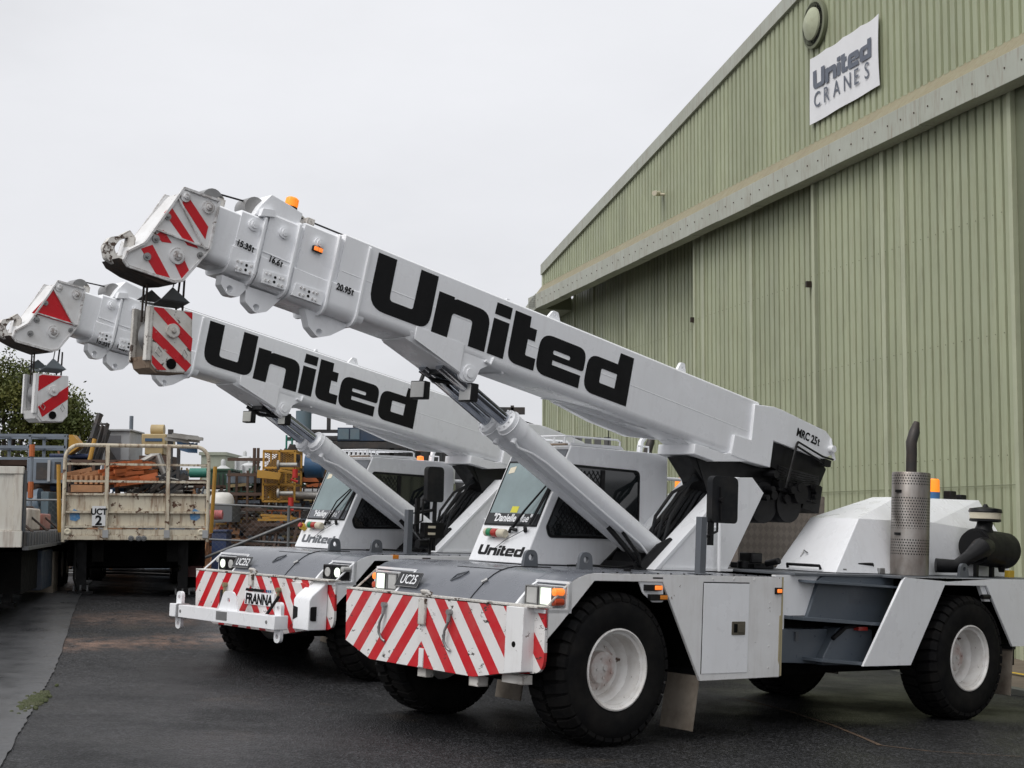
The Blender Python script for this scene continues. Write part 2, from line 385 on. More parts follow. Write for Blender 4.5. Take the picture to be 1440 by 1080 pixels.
W = 1.617
def mirror_y(b):
    m = MB(); m.v = [(x, -y, z) for x, y, z in b.v]; m.f = list(b.f); return m
def build_crane(label, MW, el, second, seed):
    rn = random.Random(seed)
    c = thing('mobile_crane', label, 'mobile crane', M=MW)
    P = lambda b, name, mat, par=None, **k: b.build(name, mat, par or c, **k)
    side = [(.983, 1.345), (.73, 1.345), (.722, 1.565), (.668, 1.600), (.591, 1.640), (.487, 1.672), (.383, 1.688), (-2.39, 1.69), (-2.384, .62), (-1.148, .61), (-.561, 1.613), (.376, 1.613), (.807, 1.188), (.957, 1.052)]
    # ---- front chassis
    P(MB().prism(side, 'Y', W-.03, W), 'side_panel', WHITE2 if not second else WHITE, bevel=.004)
    P(MB().prism(side, 'Y', -W, -W+.03), 'side_panel', WHITE, bevel=.004)
    # arch liner, bulkheads; dark inner box added to block light
    ub = MB().box(-2.35, .3, -.95, .95, .55, 1.60).box(.3, .85, -.85, .95, .6, 1.30).box(-2.36, -1.2, -1.58, 1.58, .66, 1.60).box(-3.3, -2.3, -.5, .5, .6, 1.5)
    ub.box(-1.2, .35, -1.58, 1.58, 1.615, 1.635).prism([(.90, 1.30), (.90, 1.1), (.80, 1.1), (.36, 1.56), (.36, 1.60), (.55, 1.57), (.66, 1.49)], 'Y', -.88, 1.10)
    ub.box(.6, .95, -1.0, 1.0, .62, 1.2).cyl((0, -1.1, .75), (0, 1.1, .75), .16)
    P(ub, 'underbody_light_block', DARK)
    # tail edge trim in beige + rear edge face
    P(MB().box(-2.42, -2.392, .9, W-.004, 1.1, 1.688).box(-2.42, -2.392, 1.56, W-.004, .63, 1.1), 'rear_edge_plate', BEIGE)
    # deck with rolled hood
    hood = [(.383, 1.692), (.487, 1.676), (.591, 1.645), (.668, 1.606), (.745, 1.555), (.83, 1.485), (.91, 1.41), (.98, 1.335), (1.0, 1.31)]
    inner = [(x-.03, z-.035) for x, z in reversed(hood)]
    P(MB().prism([(-2.392, 1.690), (.383, 1.690)]+[(x, z-.002) for x, z in hood[1:4]]+[(.71, 1.570), (.69, 1.545)]+[(.6, 1.58), (.4, 1.64), (-2.392, 1.64)], 'Y', -W+.002, W-.002), 'deck', GREY)
    P(MB().prism(hood+inner, 'Y', -.86, 1.12), 'hood', GREY, ang=50)
    # hood seams, handle, lines
    sm = MB()
    def hoodz(x):
        for (x0, z0), (x1, z1) in zip(hood, hood[1:]):
            if x0 <= x <= x1: return z0+(z1-z0)*(x-x0)/(x1-x0)
        return 1.692
    pts = [(x, .42, hoodz(x)+.004) for x in [-.1, .2, .383, .487, .591, .668, .745, .83, .91, .985]]
    sm.tube(pts, .006, 5); sm.tube([(x, y+.0, hoodz(x)+.002) for x, y in ((.54, -.35), (.54, .0), (.54, .42))], .004, 5)
    P(sm, 'hood_seam', BLK)
    hh = [(.80, -.12), (.74, -.02), (.66, .0), (.72, -.12)]
    P(MB().tube([(x, y, hoodz(x)+.012) for x, y in hh], .008, 6, closed=True), 'hood_handle', GREYP)
    P(MB().tube([(.80, .40, hoodz(.8)+.02), (.76, .44, hoodz(.76)+.02)], .02, 8), 'hood_latch', STEEL)
    # headlight recesses: white inner walls + lamp clusters
    for sgn in (1, -1):
        y0, y1 = (1.12, W) if sgn > 0 else (-W, -.86)
        wall = [(1.0, 1.31), (.70, 1.31), (.70, 1.56)]+[(x, z) for x, z in reversed(hood[3:])][::-1]
        wm = MB(); ya = 1.12 if sgn > 0 else -.895
        wm.prism([(.70, 1.31), (.70, 1.58)]+hood[4:], 'Y', ya, ya+.035)
        wm.box(.66, .70, y0, y1, 1.3, 1.60); wm.box(.66, 1.0, y0, y1, 1.30, 1.335)
        P(wm, 'lamp_recess', WHITE)
        # cluster
        yy = [(1.175, 1.36), (1.385, 1.57)] if sgn > 0 else [(-1.16, -.98), (-1.37, -1.19)]
        lo = min(a for a, _ in yy)-.015; hi = max(q for _, q in yy)+.015
        xx = .86
        cl = P(MB().box(xx-.12, xx, lo, hi, 1.36, 1.55), 'headlight_cluster', (BLK if second else STEEL), bevel=.008)
        for i, (a, b_) in enumerate(yy):
            lit = (i == 1)
            if second:
                mc = axis_M((xx, (a+b_)/2, 1.455), (1, 0, 0))
                MB().lathe([(.0, .012), (.045, .012), (.06, .008), (.06, 0)], mc, 20).build('headlight', LON if lit else LENS, cl)
                MB().box(xx, xx+.01, a, b_, 1.37, 1.38).box(xx, xx+.01, a, b_, 1.53, 1.54).box(xx, xx+.01, a, a+.01, 1.38, 1.53).box(xx, xx+.01, b_-.01, b_, 1.38, 1.53).build('lamp_bezel', BLK2, cl)
            else:
                MB().box(xx, xx+.012, a+.012, b_-.012, 1.375, 1.535).build('headlight', LON if lit else LENS, cl, bevel=.012)
                MB().box(xx+.004, xx+.02, a, b_, 1.365, 1.374).box(xx+.004, xx+.02, a, b_, 1.536, 1.545).box(xx+.004, xx+.02, a, a+.01, 1.375, 1.535).box(xx+.004, xx+.02, b_-.01, b_, 1.375, 1.535).build('lamp_bezel', STEEL, cl)
        if sgn > 0: cols = (1.60, 1.60) if not second else (1.59, 1.59)
        yo = hi+.03 if sgn > 0 else lo-.03
        yo = min(yo, 1.59)
        yw = .028 if sgn > 0 else .05
        P(MB().tube([(xx-.10, yo, 1.50), (xx+.01, yo, 1.50), (xx+.02, yo, 1.50)], [.036, .036, .02], 14), 'indicator_lamp', LORG if not second else LENS)
        if not second: P(MB().tube([(xx-.10, yo, 1.405), (xx+.01, yo, 1.405), (xx+.02, yo, 1.405)], [.036, .036, .02], 14), 'marker_lamp', LRED)
        yb = W-.015 if sgn > 0 else -W+.015
        P(MB().tube([(.70, yb, 1.575), (.985, yb, 1.345)], .012, 8), 'corner_bar', HOOKW if not second else WHITE)
    # number plate
    pM = frame((.905, -.93, 1.405), (.0, 1, 0), (-.55, 0, 1)) @ Matrix.Translation((0, 0, .025))
    pl = MB(); pl.prism(arc_poly([(0, 0, .01), (.40, 0, .01), (.40, .17, .01), (0, .17, .01)]), 'Z', 0, .008, (), pM)
    plo = P(pl, 'number_plate', BLKP)
    t = text_mb('UC252' if second else 'UC25', .155, .003, bold=.001, sx=.72 if second else .78)
    t2 = put(t, pM @ Matrix.Translation((.06, .035, .011))); t2.build('plate_lettering', WHITE, plo)
    bz = MB().tube([pM @ Vector((x, y, .009)) for x, y in ((0, 0), (.4, 0), (.4, .17), (0, .17))], .004, 5, closed=True); bz.build('plate_rim', STEEL, plo)
    # ---- bumper
    bx = 1.08
    st = STRIPEB if second else STRIPE
    bp = [(-1.63, 1.34), (-1.60, .79), (-1.11, .625), (.68, .617), (1.1, .69), (1.2, .70), (1.2, 1.335)]
    bum = P(MB().prism(bp, 'X', .94, bx), 'bumper', st, bevel=.004)
    MB().prism([(-1.63, 1.345), (-1.63, 1.365), (W, 1.365), (W, 1.345)], 'X', .90, bx+.006).build('top_lip', HOOKW, bum, bevel=.003)
    MB().prism(arc_poly([(1.2, 1.344), (1.2, .70), (W, .74, .16), (W, 1.344)]), 'X', .95, .985).build('end_plate', st, bum)
    if not second:
        MB().prism([(1.2, 1.344), (1.2, .70), (1.46, .74), (1.46, 1.344)], 'X', .94, bx+.045).build('tow_box', WHITE2, bum, bevel=.006)
        MB().lathe([(0, .004), (.025, .004), (.03, 0)], axis_M((bx+.045, 1.33, .99), (1, 0, 0)), 12).build('socket_hole', DARK, bum)
        MB().box(bx, bx+.03, -.245, -.13, 1.06, 1.33).build('centre_bracket', HOOKW, bum, bevel=.006)
        MB().box(bx-.06, bx+.012, -.225, -.145, .63, .82).build('lower_bracket', WHITE2, bum, bevel=.004)
        MB().tube([(bx-.02, -.22, 1.375), (bx+.02, -.20, 1.40), (bx+.02, -.12, 1.40), (bx-.02, -.08, 1.375)], .022, 8).build('top_hook', HOOKW, bum)
        for a_ in ((.9, 1.03, .55, .7, .52, .63), (.9, 1.0, -.35, -.2, .52, .62), (.86, .98, 1.0, 1.32, .60, .69), (.85, .95, -1.55, -1.35, .68, .78)): MB().box(*a_).build('step_bracket', HOOKW, bum, bevel=.004)
        for yl in (-.86, .28):
            lat = MB().tube([(bx+.03, yl, 1.22), (bx+.035, yl, 1.12)], .02, 8).cyl((bx, yl, 1.22), (bx+.05, yl, 1.22), .03, seg=10)
            lat.tube([(bx+.035, yl, 1.12), (bx+.05, yl-.035, 1.03), (bx+.05, yl-.04, .93), (bx+.03, yl-.01, .86), (bx+.02, yl+.03, .84)], .014, 6)
            lat.tube([(bx+.03, yl-.02, 1.08), (bx+.06, yl-.05, .98), (bx+.04, yl-.03, .90)], .008, 5)
            lat.build('hold_down_clamp', STEEL, bum)
    else:
        # rounded tow block on the near side with a socket, lifting beam and logo board
        MB().prism([(.80, 1.30), (1.12, 1.30), (1.44, 1.14), (1.44, .74), (.92, .70), (.80, .9)], 'X', .97, bx+.03).build('bumper_cheek', st, bum, bevel=.005)
        MB().prism([(.99, .72), (1.27, .72), (1.27, 1.10), (1.23, 1.16), (.99, 1.34)], 'Y', 1.12, 1.47).build('tow_box', WHITE, bum, bevel=.012)
        MB().prism(arc_poly([(1.16, .84), (1.25, .84, .03), (1.25, 1.02, .03), (1.16, 1.02)]), 'Y', 1.468, 1.48).build('socket_plate', BLK, bum)
        MB().prism([(1.12, .84), (1.22, .88), (1.22, 1.0), (1.12, 1.02)], 'X', 1.268, 1.275).build('socket_mouth', BLK, bum)
        MB().box(bx, bx+.02, -.30, .42, .95, 1.12).build('logo_board', WHITE, bum)
        fm = frame((bx+.024, -.28, .965), (0, 1, 0), (0, 0, 1))
        put(text_mb('FRANNA', .19, .004, shear=.12, bold=.006, sx=.86), fm).prism([(0, .165), (.02, .20), (.46, .20), (.44, .165)], 'Z', 0, .004, (), fm).build('logo_lettering', BLACKD, bum)
        MB().prism([(.50, .165), (.50, .20), (.535, .20), (.535, .165)], 'Z', 0, .004, (), fm).prism([(.55, .165), (.55, .20), (.58, .20), (.58, .165)], 'Z', 0, .004, (), fm).prism([(.595, .165), (.595, .20), (.625, .20), (.625, .165)], 'Z', 0, .004, (), fm).build('logo_blocks', BLUEP, bum)
        MB().box(bx, bx+.03, -.22, -.12, 1.2, 1.35).tube([(bx-.02, -.22, 1.375), (bx+.02, -.20, 1.42), (bx+.02, -.12, 1.42), (bx-.02, -.08, 1.375)], .022, 8).build('centre_bracket', HOOKW, bum, bevel=.004)
        for yl, sg in ((-.80, 1), (.52, -1)):
            MB().tube([(bx+.03, yl, 1.18), (bx+.04, yl, 1.0)], .02, 8).cyl((bx, yl, 1.18), (bx+.06, yl, 1.18), .032, seg=10).build('hold_down_clamp', BRASSY, bum)
            MB().tube([(bx+.05, yl+(-.05)*sg, 1.10), (bx+.14, yl+.1*sg, .84)], .022, 8).build('rubber_handle', BLK, bum)
        # lifting beam
        lx0, lx1 = 1.30, 1.46
        be = P(MB().box(lx0, lx1, -1.42, .86, .70, .87), 'lifting_beam', WHITE, bevel=.006)
        MB().box(1.08, lx0, -.62, -.5, .72, .85).box(1.08, lx0, .1, .22, .72, .85).build('beam_arm', WHITE, be)
        MB().prism(arc_poly([(-.50, .87), (-.02, .87), (-.14, 1.12, .1), (-.38, 1.12, .1)]), 'X', lx0+.05, lx0+.08, [circ(-.26, 1.0, .035, 12)]).build('centre_lug', WHITE, be, bevel=.004)
        MB().box(lx1, lx1+.004, -.42, -.15, .735, .85).build('data_plate', STEEL, be)
        for yy_ in (-1.36, .80): MB().lathe([(0, .006), (.022, .006), (.025, 0)], axis_M((lx1, yy_, .785), (1, 0, 0)), 12).build('bolt', STEEL, be)
        for ye in (-1.53, .95):
            MB().box(lx0-.02, lx1+.03, ye-.08, ye+.08, .70, .88).build('end_block', WHITE, be, bevel=.008)
            for z0, sg in ((.88, 1), (.70, -1)):
                lug = arc_poly([(ye-.07, z0), (ye+.07, z0), (ye+.07, z0+sg*.17, .07), (ye-.07, z0+sg*.17, .07)])
                MB().prism(lug, 'X', lx0+.04, lx0+.09, [circ(ye, z0+sg*.09, .034, 12)]).build('shackle_lug', WHITE, be, bevel=.004)
        for ye in (-1.425, .865): MB().box(lx0-.01, lx1+.01, ye-.012, ye+.012, .69, .885).build('end_strap', STEEL, be)
    # locker door, handle, side lamps, mud flap
    if not second or True:
        d = P(MB().prism([(-1.162, 1.610), (-1.861, 1.610), (-1.861, .683), (-1.165, .683)], 'Y', W, W+.006), 'locker_door', WHITE, bevel=.002)
        MB().prism([(-1.157, 1.612), (-1.861, 1.612), (-1.861, 1.624), (-1.157, 1.624)], 'Y', W, W+.0035).prism([(-1.152, .68), (-1.160, .68), (-1.160, 1.61), (-1.152, 1.61)], 'Y', W, W+.0035).build('door_gap_shade', BLK, d)  # black strips paint in the shade of the gap round the door
        MB().prism(arc_poly([(-1.60, 1.215, .01), (-1.805, 1.215, .01), (-1.805, 1.075, .01), (-1.60, 1.075, .01)]), 'Y', W+.006, W+.012).build('handle_plate', BRONZE, d)
        MB().prism([(-1.63, 1.19), (-1.68, 1.19), (-1.68, 1.10), (-1.63, 1.10)], 'Y', W+.012, W+.014).build('handle_recess', DARK, d)
        MB().prism([(-1.69, 1.19), (-1.78, 1.19), (-1.78, 1.10), (-1.69, 1.10)], 'Y', W+.012, W+.024).build('handle', BRONZE, d, bevel=.003)
        P(MB().prism([(-2.375, .75), (-2.384, 1.28), (-2.36, 1.27), (-2.355, .80)], 'Y', W, W+.003), 'edge_wear_strip', BEIGE)
    br = P(MB().prism(arc_poly([(-.24, 1.612), (-.30, 1.50, .1), (-.44, 1.41, .04), (-.60, 1.41, .03), (-.58, 1.612)]), 'Y', W-.028, W-.018), 'lamp_bracket', WHITE)
    MB().box(-.52, -.31, W-.02, W+.03, 1.525, 1.585).box(-.60, -.37, W-.02, W+.03, 1.43, 1.49).build('lamp_housing', BLK, br, bevel=.004)
    MB().box(-.52, -.42, W+.03, W+.045, 1.535, 1.578).build('side_lamp', LORG, br, bevel=.006)
    MB().box(-.60, -.50, W+.03, W+.042, 1.44, 1.482).build('side_lamp', LAMB, br, bevel=.004)
    q = P(MB().box(-2.38, -2.27, W, W+.02, 1.505, 1.575), 'side_lamp', BLK, bevel=.004)
    MB().box(-2.36, -2.29, W+.02, W+.035, 1.52, 1.56).build('lamp_lens', LORG, q, bevel=.006)
    for s_ in (1, -1):
        y0 = (W-.48, W-.02) if s_ > 0 else (-W+.02, -W+.48)
        P(MB().prism(arc_poly([(-1.15, .66), (-1.17, .66), (-1.09, .10, .02), (-1.07, .10, .02)]), 'Y', *y0), 'mud_flap', FLAP, bevel=.004)
        P(MB().prism([(-1.15, .60), (-1.20, .60), (-1.20, .72), (-1.15, .72)], 'Y', y0[0], y0[1]-.003), 'flap_bar', BLK)
    bt = MB()
    for x in (-1.30, -1.62, -1.94): bt.cyl((x, W, 1.655), (x, W+.008, 1.655), .011, seg=6)
    for z in (.72, .95, 1.18, 1.41): bt.cyl((-2.20, W, z), (-2.20, W+.006, z), .009, seg=6)
    P(bt, 'panel_bolt', WHITE2)
    MB().prism([(-.42, 1.66), (-.56, 1.66), (-.56, 1.645), (-.42, 1.645)], 'Y', W, W+.002).build('maker_strip', BLK, c)
    gl = MB()
    for k in range(14):
        x = -2.3+.19*k; gl.cyl((x, W-.10, 1.69), (x, W-.10, 1.70), .012, seg=8)
    P(gl, 'deck_bolt', BLK)
    P(MB().box(-.75, -.70, .9, .96, 1.69, 1.72), 'deck_stop', BLK); P(MB().box(-.25, -.18, -.1, -.05, 1.69, 1.73), 'deck_stop', BLK); P(MB().tube([(-.62, .10, 1.71), (-.95, .08, 1.72), (-1.25, .22, 1.71), (-1.5, .2, 1.73)], .013, 6), 'deck_cable', BLK)
    # front and rear wheels
    for x, sp in ((0, .1), (-5.96, .7)):
        for s_ in (1, -1): wheel(c, x, (W-.03)*s_, s_, sp+s_)
    # lifting lugs on the deck
    for (x, y) in (([.02, .22]), ([-.40, .62])):
        lg = arc_poly([(x+.10, 1.692), (x-.10, 1.692), (x-.08, 1.87, .09), (x+.08, 1.87, .09)])
        P(MB().prism(lg, 'Y', y-.02, y+.02, [circ(x, 1.79, .035, 14)]).box(x-.05, x+.05, y-.08, y-.02, 1.692, 1.75), 'lifting_lug', GREYP, bevel=.004)
    # cab
    cy0, cy1 = -1.38, -.38
    fr = [(-.403, 1.70), (-1.033, 3.055), (-2.588, 3.05), (-2.60, 1.70)]
    cab = P(MB().prism(fr, 'Y', cy0, cy1).loft([[(-2.588, cy1, 3.05), (-2.588, cy0, 3.05), (-2.76, cy0+.1, 3.03), (-2.76, cy1-.17, 3.03)], [(-2.60, cy1, 1.70), (-2.60, cy0, 1.70), (-2.77, cy0+.1, 1.70), (-2.77, cy1-.17, 1.70)]]), 'cab', WHITE, bevel=.012)
    wnd = arc_poly([(-1.05, 2.842, .05), (-2.123, 2.827, .08), (-2.143, 2.02, .06), (-.74, 2.0, .08), (-.70, 2.12, .05)])
    sw = MB().prism(wnd, 'Y', cy1+.001, cy1+.009).build('side_window', DGLASS, cab)
    inn = [(x*.965-.05, 2.42+(z-2.42)*.93) for x, z in wnd]
    MB().prism(wnd, 'Y', cy1+.009, cy1+.016, [inn]).build('window_frame', BLK, sw)
    MB().prism([(-1.50, 2.06), (-1.56, 2.06), (-1.56, 2.80), (-1.50, 2.80)], 'Y', cy1+.009, cy1+.02).build('window_bar', BLK, sw)
    lat = MB()
    def inw(x, z): return -1.50 < x < (-.79-(z-2.12)*.46) and 2.05 < z < 2.79
    for k in range(-30, 40):
        for sg in (1, -1):
            seg = []
            for j in range(60):
                x = -1.52+j*.014; z = 2.0+sg*(x+1.52)*1.25+k*.085
                if inw(x, z): seg.append((x, cy1+.013, z))
            if len(seg) > 1: lat.beam(seg[0], seg[-1], .006)
    lat.build('window_guard', BLK2, sw)
    rw = MB().loft([[(-2.615, cy1-.025, 2.72), (-2.735, cy1-.14, 2.71), (-2.735, cy1-.14, 2.23), (-2.62, cy1-.03, 2.24)], [(-2.605, cy1-.01, 2.73), (-2.745, cy1-.13, 2.72), (-2.745, cy1-.13, 2.22), (-2.61, cy1-.015, 2.23)]]).build('corner_window', DGLASS, cab)
    fM = frame((-.403, cy0, 1.70), (0, 1, 0), (-.63, 0, 1.355))
    SH = 1.49
    ws = MB().prism(arc_poly([(.05, .47), (.955, .47), (.955, 1.27), (.05, 1.27)]), 'Z', .001, .008, (), fM).build('windscreen', GLASS, cab)
    MB().prism([(.035, .455), (.965, .455), (.965, 1.285), (.035, 1.285)], 'Z', .001, .012, [[(.055, .475), (.95, .475), (.95, 1.265), (.055, 1.265)]], fM).build('windscreen_seal', BLK, ws)
    MB().prism([(.04, 1.285), (.975, 1.285), (.985, 1.44), (.03, 1.44)], 'Z', .001, .012, (), fM).build('sun_visor', GREYP, cab)
    nb = MB().prism([(.055, .475), (.95, .475), (.95, .61), (.055, .61)], 'Z', .009, .013, (), fM).build('name_strip', (BLKP if not second else NAMEG), ws)
    put(text_mb("'Hailey Elise'" if second else '"Danielle Mae"', .135, .003, shear=.15, bold=.003, sx=.90 if second else .84), fM @ Matrix.Translation((.16, .505, .016))).build('name_lettering', WHITE, nb)
    if not second: MB().prism([(.42, .62), (.54, .62), (.54, .70), (.42, .70)], 'Z', .009, .011, (), fM).build('yellow_sticker', YELD, ws)
    MB().prism([(.10, 1.12), (.2, 1.14), (.2, 1.22), (.10, 1.2)], 'Z', .009, .011, (), fM).build('permit_sticker', CREAM, ws)
    united(MB(), fM @ Matrix.Translation((.12, .155, .002)) @ Matrix.Scale(.222, 4)).build('cab_lettering', (BLACKD if not second else GREYP), cab)
    wp = MB()
    wp.tube([fM @ Vector(p) for p in ((.60, .40, .04), (.74, .62, .07), (.955, 1.02, .05))], [.020, .013, .010], 6)
    wp.tube([fM @ Vector(p) for p in ((.56, .37, .02), (.60, .40, .05), (.68, .395, .03))], .022, 6)
    wp.tube([fM @ Vector(p) for p in ((.88, .46, .04), (.965, 1.05, .03))], .014, 6)
    wp.tube([fM @ Vector(p) for p in ((.90, .50, .04), (.985, 1.0, .03))], .010, 6)
    if second: wp.tube([fM @ Vector(p) for p in ((.58, .42, .05), (.70, .72, .08), (.92, 1.0, .05))], .010, 6)
    wp.build('wiper', BLK, cab)
    lm = MB(); a0 = fM @ Vector((.20, .34, .06)); a1 = fM @ Vector((.56, .33, .06))
    def seg_(t0, t1, m, nm):
        p0 = a0.lerp(a1, t0); p1 = a0.lerp(a1, t1)
        MB().tube([p0, p0.lerp(p1, .1), p0.lerp(p1, .9), p1], [.04, .05, .05, .04], 14).build(nm, m, lmo)
    lmo = MB().tube([fM @ Vector((.3, .3, 0)), fM @ Vector((.3, .33, .03))], .02, 8).build('load_signal', STEEL, cab)
    seg_(0, .12, CREAM, 'signal_cap'); seg_(.12, .34, GREEN, 'signal_lens'); seg_(.34, .62, REDL, 'signal_lens'); seg_(.62, 1, CREAM, 'signal_cap')
    MB().tube([fM @ Vector((.40, .16, .01)), fM @ Vector((.55, .26, .03)), fM @ Vector((.84, .40, .04))], .004, 5).cyl(fM @ Vector((.82, .39, .01)), fM @ Vector((.85, .42, .06)), .022, seg=8).build('cable', BLK, cab)
    if second:
        e = MB().cyl(fM @ Vector((.08, .31, 0)), fM @ Vector((.08, .31, .08)), .05, seg=14).build('stop_button', YEL, cab)
        MB().cyl(fM @ Vector((.08, .31, .08)), fM @ Vector((.08, .31, .12)), .035, seg=14).build('button_cap', REDL, e)
    # roof
    MB().prism([(-1.06, 3.062), (-1.06, 3.09), (-1.85, 3.10), (-1.9, 3.062)], 'Y', cy0+.06, cy1-.04).build('roof_panel', WHITE, cab)
    rr = MB()
    for y in (cy0+.05, cy1-.05):
        rr.tube([(-.98, y, 3.07), (-.98, y, 3.14), (-1.0, y, 3.16), (-1.8, y, 3.17), (-1.84, y, 3.15), (-1.84, y, 3.07)], .012, 6)
    for k in range(6 if not second else 9):
        y = cy0+.05+k*.9/(5 if not second else 8)
        rr.tube([(-.98, y, 3.08), (-.98, y, 3.16), (-1.12, y, 3.165), (-1.12, y, 3.08)], .010, 6)
        if second: rr.tube([(-.98, y, 3.16), (-1.8, y, 3.17)], .009, 6)
    rr.tube([(-.98, cy0+.05, 3.16), (-.98, cy1-.05, 3.16)], .012, 6)
    rr.build('roof_rack', WHITE, cab)
    MB().box(-1.0, -.96, cy0+.02, cy1-.02, 3.055, 3.075).build('rack_beam', RUSTY, cab)
    MB().tube([(-2.0, -.8, 3.05), (-2.0, -.8, 3.42)], .006, 6).tube([(-2.0, -.8, 3.05), (-2.0, -.8, 3.10)], .02, 8).build('whip_aerial', BLK, cab)
    MB().tube([(-2.28, -.55, 3.05), (-2.30, -.55, 3.18), (-2.40, -.55, 3.30)], .035, 8).tube([(-2.2, -.5, 3.05), (-2.2, -.5, 3.13), (-2.38, -.5, 3.13), (-2.38, -.5, 3.05)], .012, 6).build('roof_bracket', WHITE, cab)
    if second: MB().lathe([(.0, .07), (.05, .06), (.055, 0)], Matrix.Translation((-2.1, -.6, 3.06)), 12).build('roof_beacon', LORG, cab)
    # handrail behind the cab
    P(MB().tube([(-2.75, -.75, 2.78), (-3.35, -.75, 2.78)], .022).tube([(-2.85, -.75, 2.78), (-2.85, -.75, 1.72)], .022).tube([(-2.75, -.75, 2.45), (-3.2, -.75, 2.45)], .018), 'handrail', WHITE)
    # ---- turret uprights
    up = [(-1.657, 1.696), (-2.812, 1.696), (-3.424, 2.638), (-3.216, 2.811), (-2.947, 2.796)]
    for y0, y1 in ((.19, .42), (-.42, -.19)):
        P(MB().prism(up, 'Y', y0, y1).prism([(-1.62, 1.697), (-1.70, 1.697), (-2.99, 2.80), (-2.94, 2.80)], 'Y', y0-.01, y1+.012), 'boom_upright', WHITE, bevel=.006)
    P(MB().box(-2.9, -1.75, .425, .44, 1.70, 1.73).tube([(-2.60, .5, 1.70), (-2.58, .5, 2.28)], .022).tube([(-2.48, .48, 2.2), (-2.58, .5, 2.2)], .014), 'upright_rail', WHITE)
    P(MB().prism([(-1.5, 1.70), (-3.0, 1.70), (-3.6, 2.6), (-3.3, 2.8), (-2.95, 2.62), (-1.9, 1.86), (-1.62, 1.88)], 'Y', -.19, .19), 'upright_core', BLK)
    hs = MB()
    for k in range(7):
        y = -.15+.05*k; o = .03*rn.random()
        hs.tube([(-1.95-.05*k, y, 1.95), (-2.22-.05*k, y+.02, 2.25+o), (-2.52-.03*k, y+.03, 2.55+o), (-2.9, y, 2.72+o), (-3.3, y, 2.80)], .024, 8)
    for k in range(3):
        hs.tube([(-1.95-.04*k, .06*k, 1.92), (-2.02-.05*k, .02+.07*k, 2.30), (-2.2-.10*k, .10, 2.58), (-2.55, .1, 2.74+.03*k), (-3.0, .08, 2.82)], .020, 8)
    P(hs, 'hydraulic_hose', BLK2)
    # ---- lift cylinders
    ft = MB().prism([(-1.45, 1.697), (-2.30, 1.697), (-2.35, 1.80), (-2.0, 2.06), (-1.8, 1.98)], 'Y', -.30, -.27).prism([(-1.45, 1.697), (-2.30, 1.697), (-2.35, 1.80), (-2.0, 2.06), (-1.8, 1.98)], 'Y', .27, .30)
    ft.cyl((-2.0, -.36, 1.86), (-2.0, .34, 1.86), .075, seg=18).cyl((-2.0, .30, 1.86), (-2.0, .37, 1.86), .045, seg=12).box(-2.2, -1.5, -.27, .27, 1.697, 1.77)
    ft.tube([(-1.25, .05, 2.15), (-1.38, .18, 1.95), (-1.52, .22, 1.80), (-1.60, .15, 1.74)], .03, 8).tube([(-1.33, .2, 2.1), (-1.5, .3, 1.85), (-1.52, .32, 1.72), (-1.45, .3, 1.78)], .02, 6)
    P(ft, 'cylinder_foot', BLK)
    a = Vector((-1.93, 0, 1.895)); d_ = Vector((2.36, 0, 1.345)).normalized()
    for y in (.145, -.145):
        o0 = a+Vector((0, y, 0)); L = 2.70
        pb = MB().tube([o0, o0+d_*.02, o0+d_*.05, o0+d_*(L-.27)], [.10, .125, .125, .125], 36)
        cy = P(pb, 'lift_cylinder', WHITE, ang=50)
        hd = MB().tube([o0+d_*(L-.27), o0+d_*(L-.265), o0+d_*(L-.10), o0+d_*(L-.095)], [.128, .134, .134, .15], 36)
        hd.tube([o0+d_*(L-.09), o0+d_*(L-.045), o0+d_*(L-.02)], [.134, .134, .10], 36)
        if not second:
            Mx = axis_M(o0+d_*(L-.02), d_)
            for k in range(10):
                an = 2*PI*k/10; p = Mx @ Vector((.105*math.cos(an), .105*math.sin(an), -.03)); hd.cyl(p, p+d_*.04, .012, seg=6)
        hd.build('gland', WHITE, cy)
        MB().tube([o0+d_*(L-.03), o0+d_*(L+.98)], .068, 28).build('rod', CHROME, cy)
        n_ = Vector((-d_.z, 0, d_.x))
        pp = [o0+d_*(L-.22)-n_*.13+Vector((0, .05, 0)), o0+d_*(L-.3)-n_*.17+Vector((0, .06, 0)), o0+d_*(L-.5)-n_*.12+Vector((0, .075, 0)), o0+d_*(L-.7)-n_*.105+Vector((0, .09, 0)), o0+d_*.35-n_*.105+Vector((0, .09, 0)), o0+d_*.15-n_*.15+Vector((0, .10, 0))]
        MB().tube(pp, .014, 8).tube([o0+d_*(L-.22)-n_*.10+Vector((0, .05, 0)), o0+d_*(L-.22)-n_*.17+Vector((0, .05, 0))], .03, 10).build('oil_pipe', WHITE, cy)
    # lamps under the boom
    for (x, y, z, yaw) in ((1.10, -.46, 3.50, .35), (.95, .17, 3.46, .12)):
        M = Matrix.Translation((x, y, z)) @ Matrix.Rotation(yaw, 4, 'Z') @ Matrix.Rotation(-.05, 4, 'Y')
        sz = .095 if not second else .08
        lb = MB().box(-.10, 0, -sz, sz, -sz, sz, M); lb = P(lb, 'work_lamp', BLK, bevel=.01)
        f_ = MB().box(0, .008, -sz+.012, sz-.012, -sz+.012, sz-.012, M)
        f_.build('lamp_face', LENS if not second else LEDF, lb, bevel=.004)
        MB().beam(M @ Vector((-.05, 0, sz)), M @ Vector((-.12, 0, sz+.14)), .03).build('lamp_arm', BLK, lb)
    # ---- boom, built in its own frame: x along the boom, z up from it
    MBm = Matrix.Translation((-4.2, 0, 3.3)) @ Matrix.Rotation(-R(el), 4, 'Y')
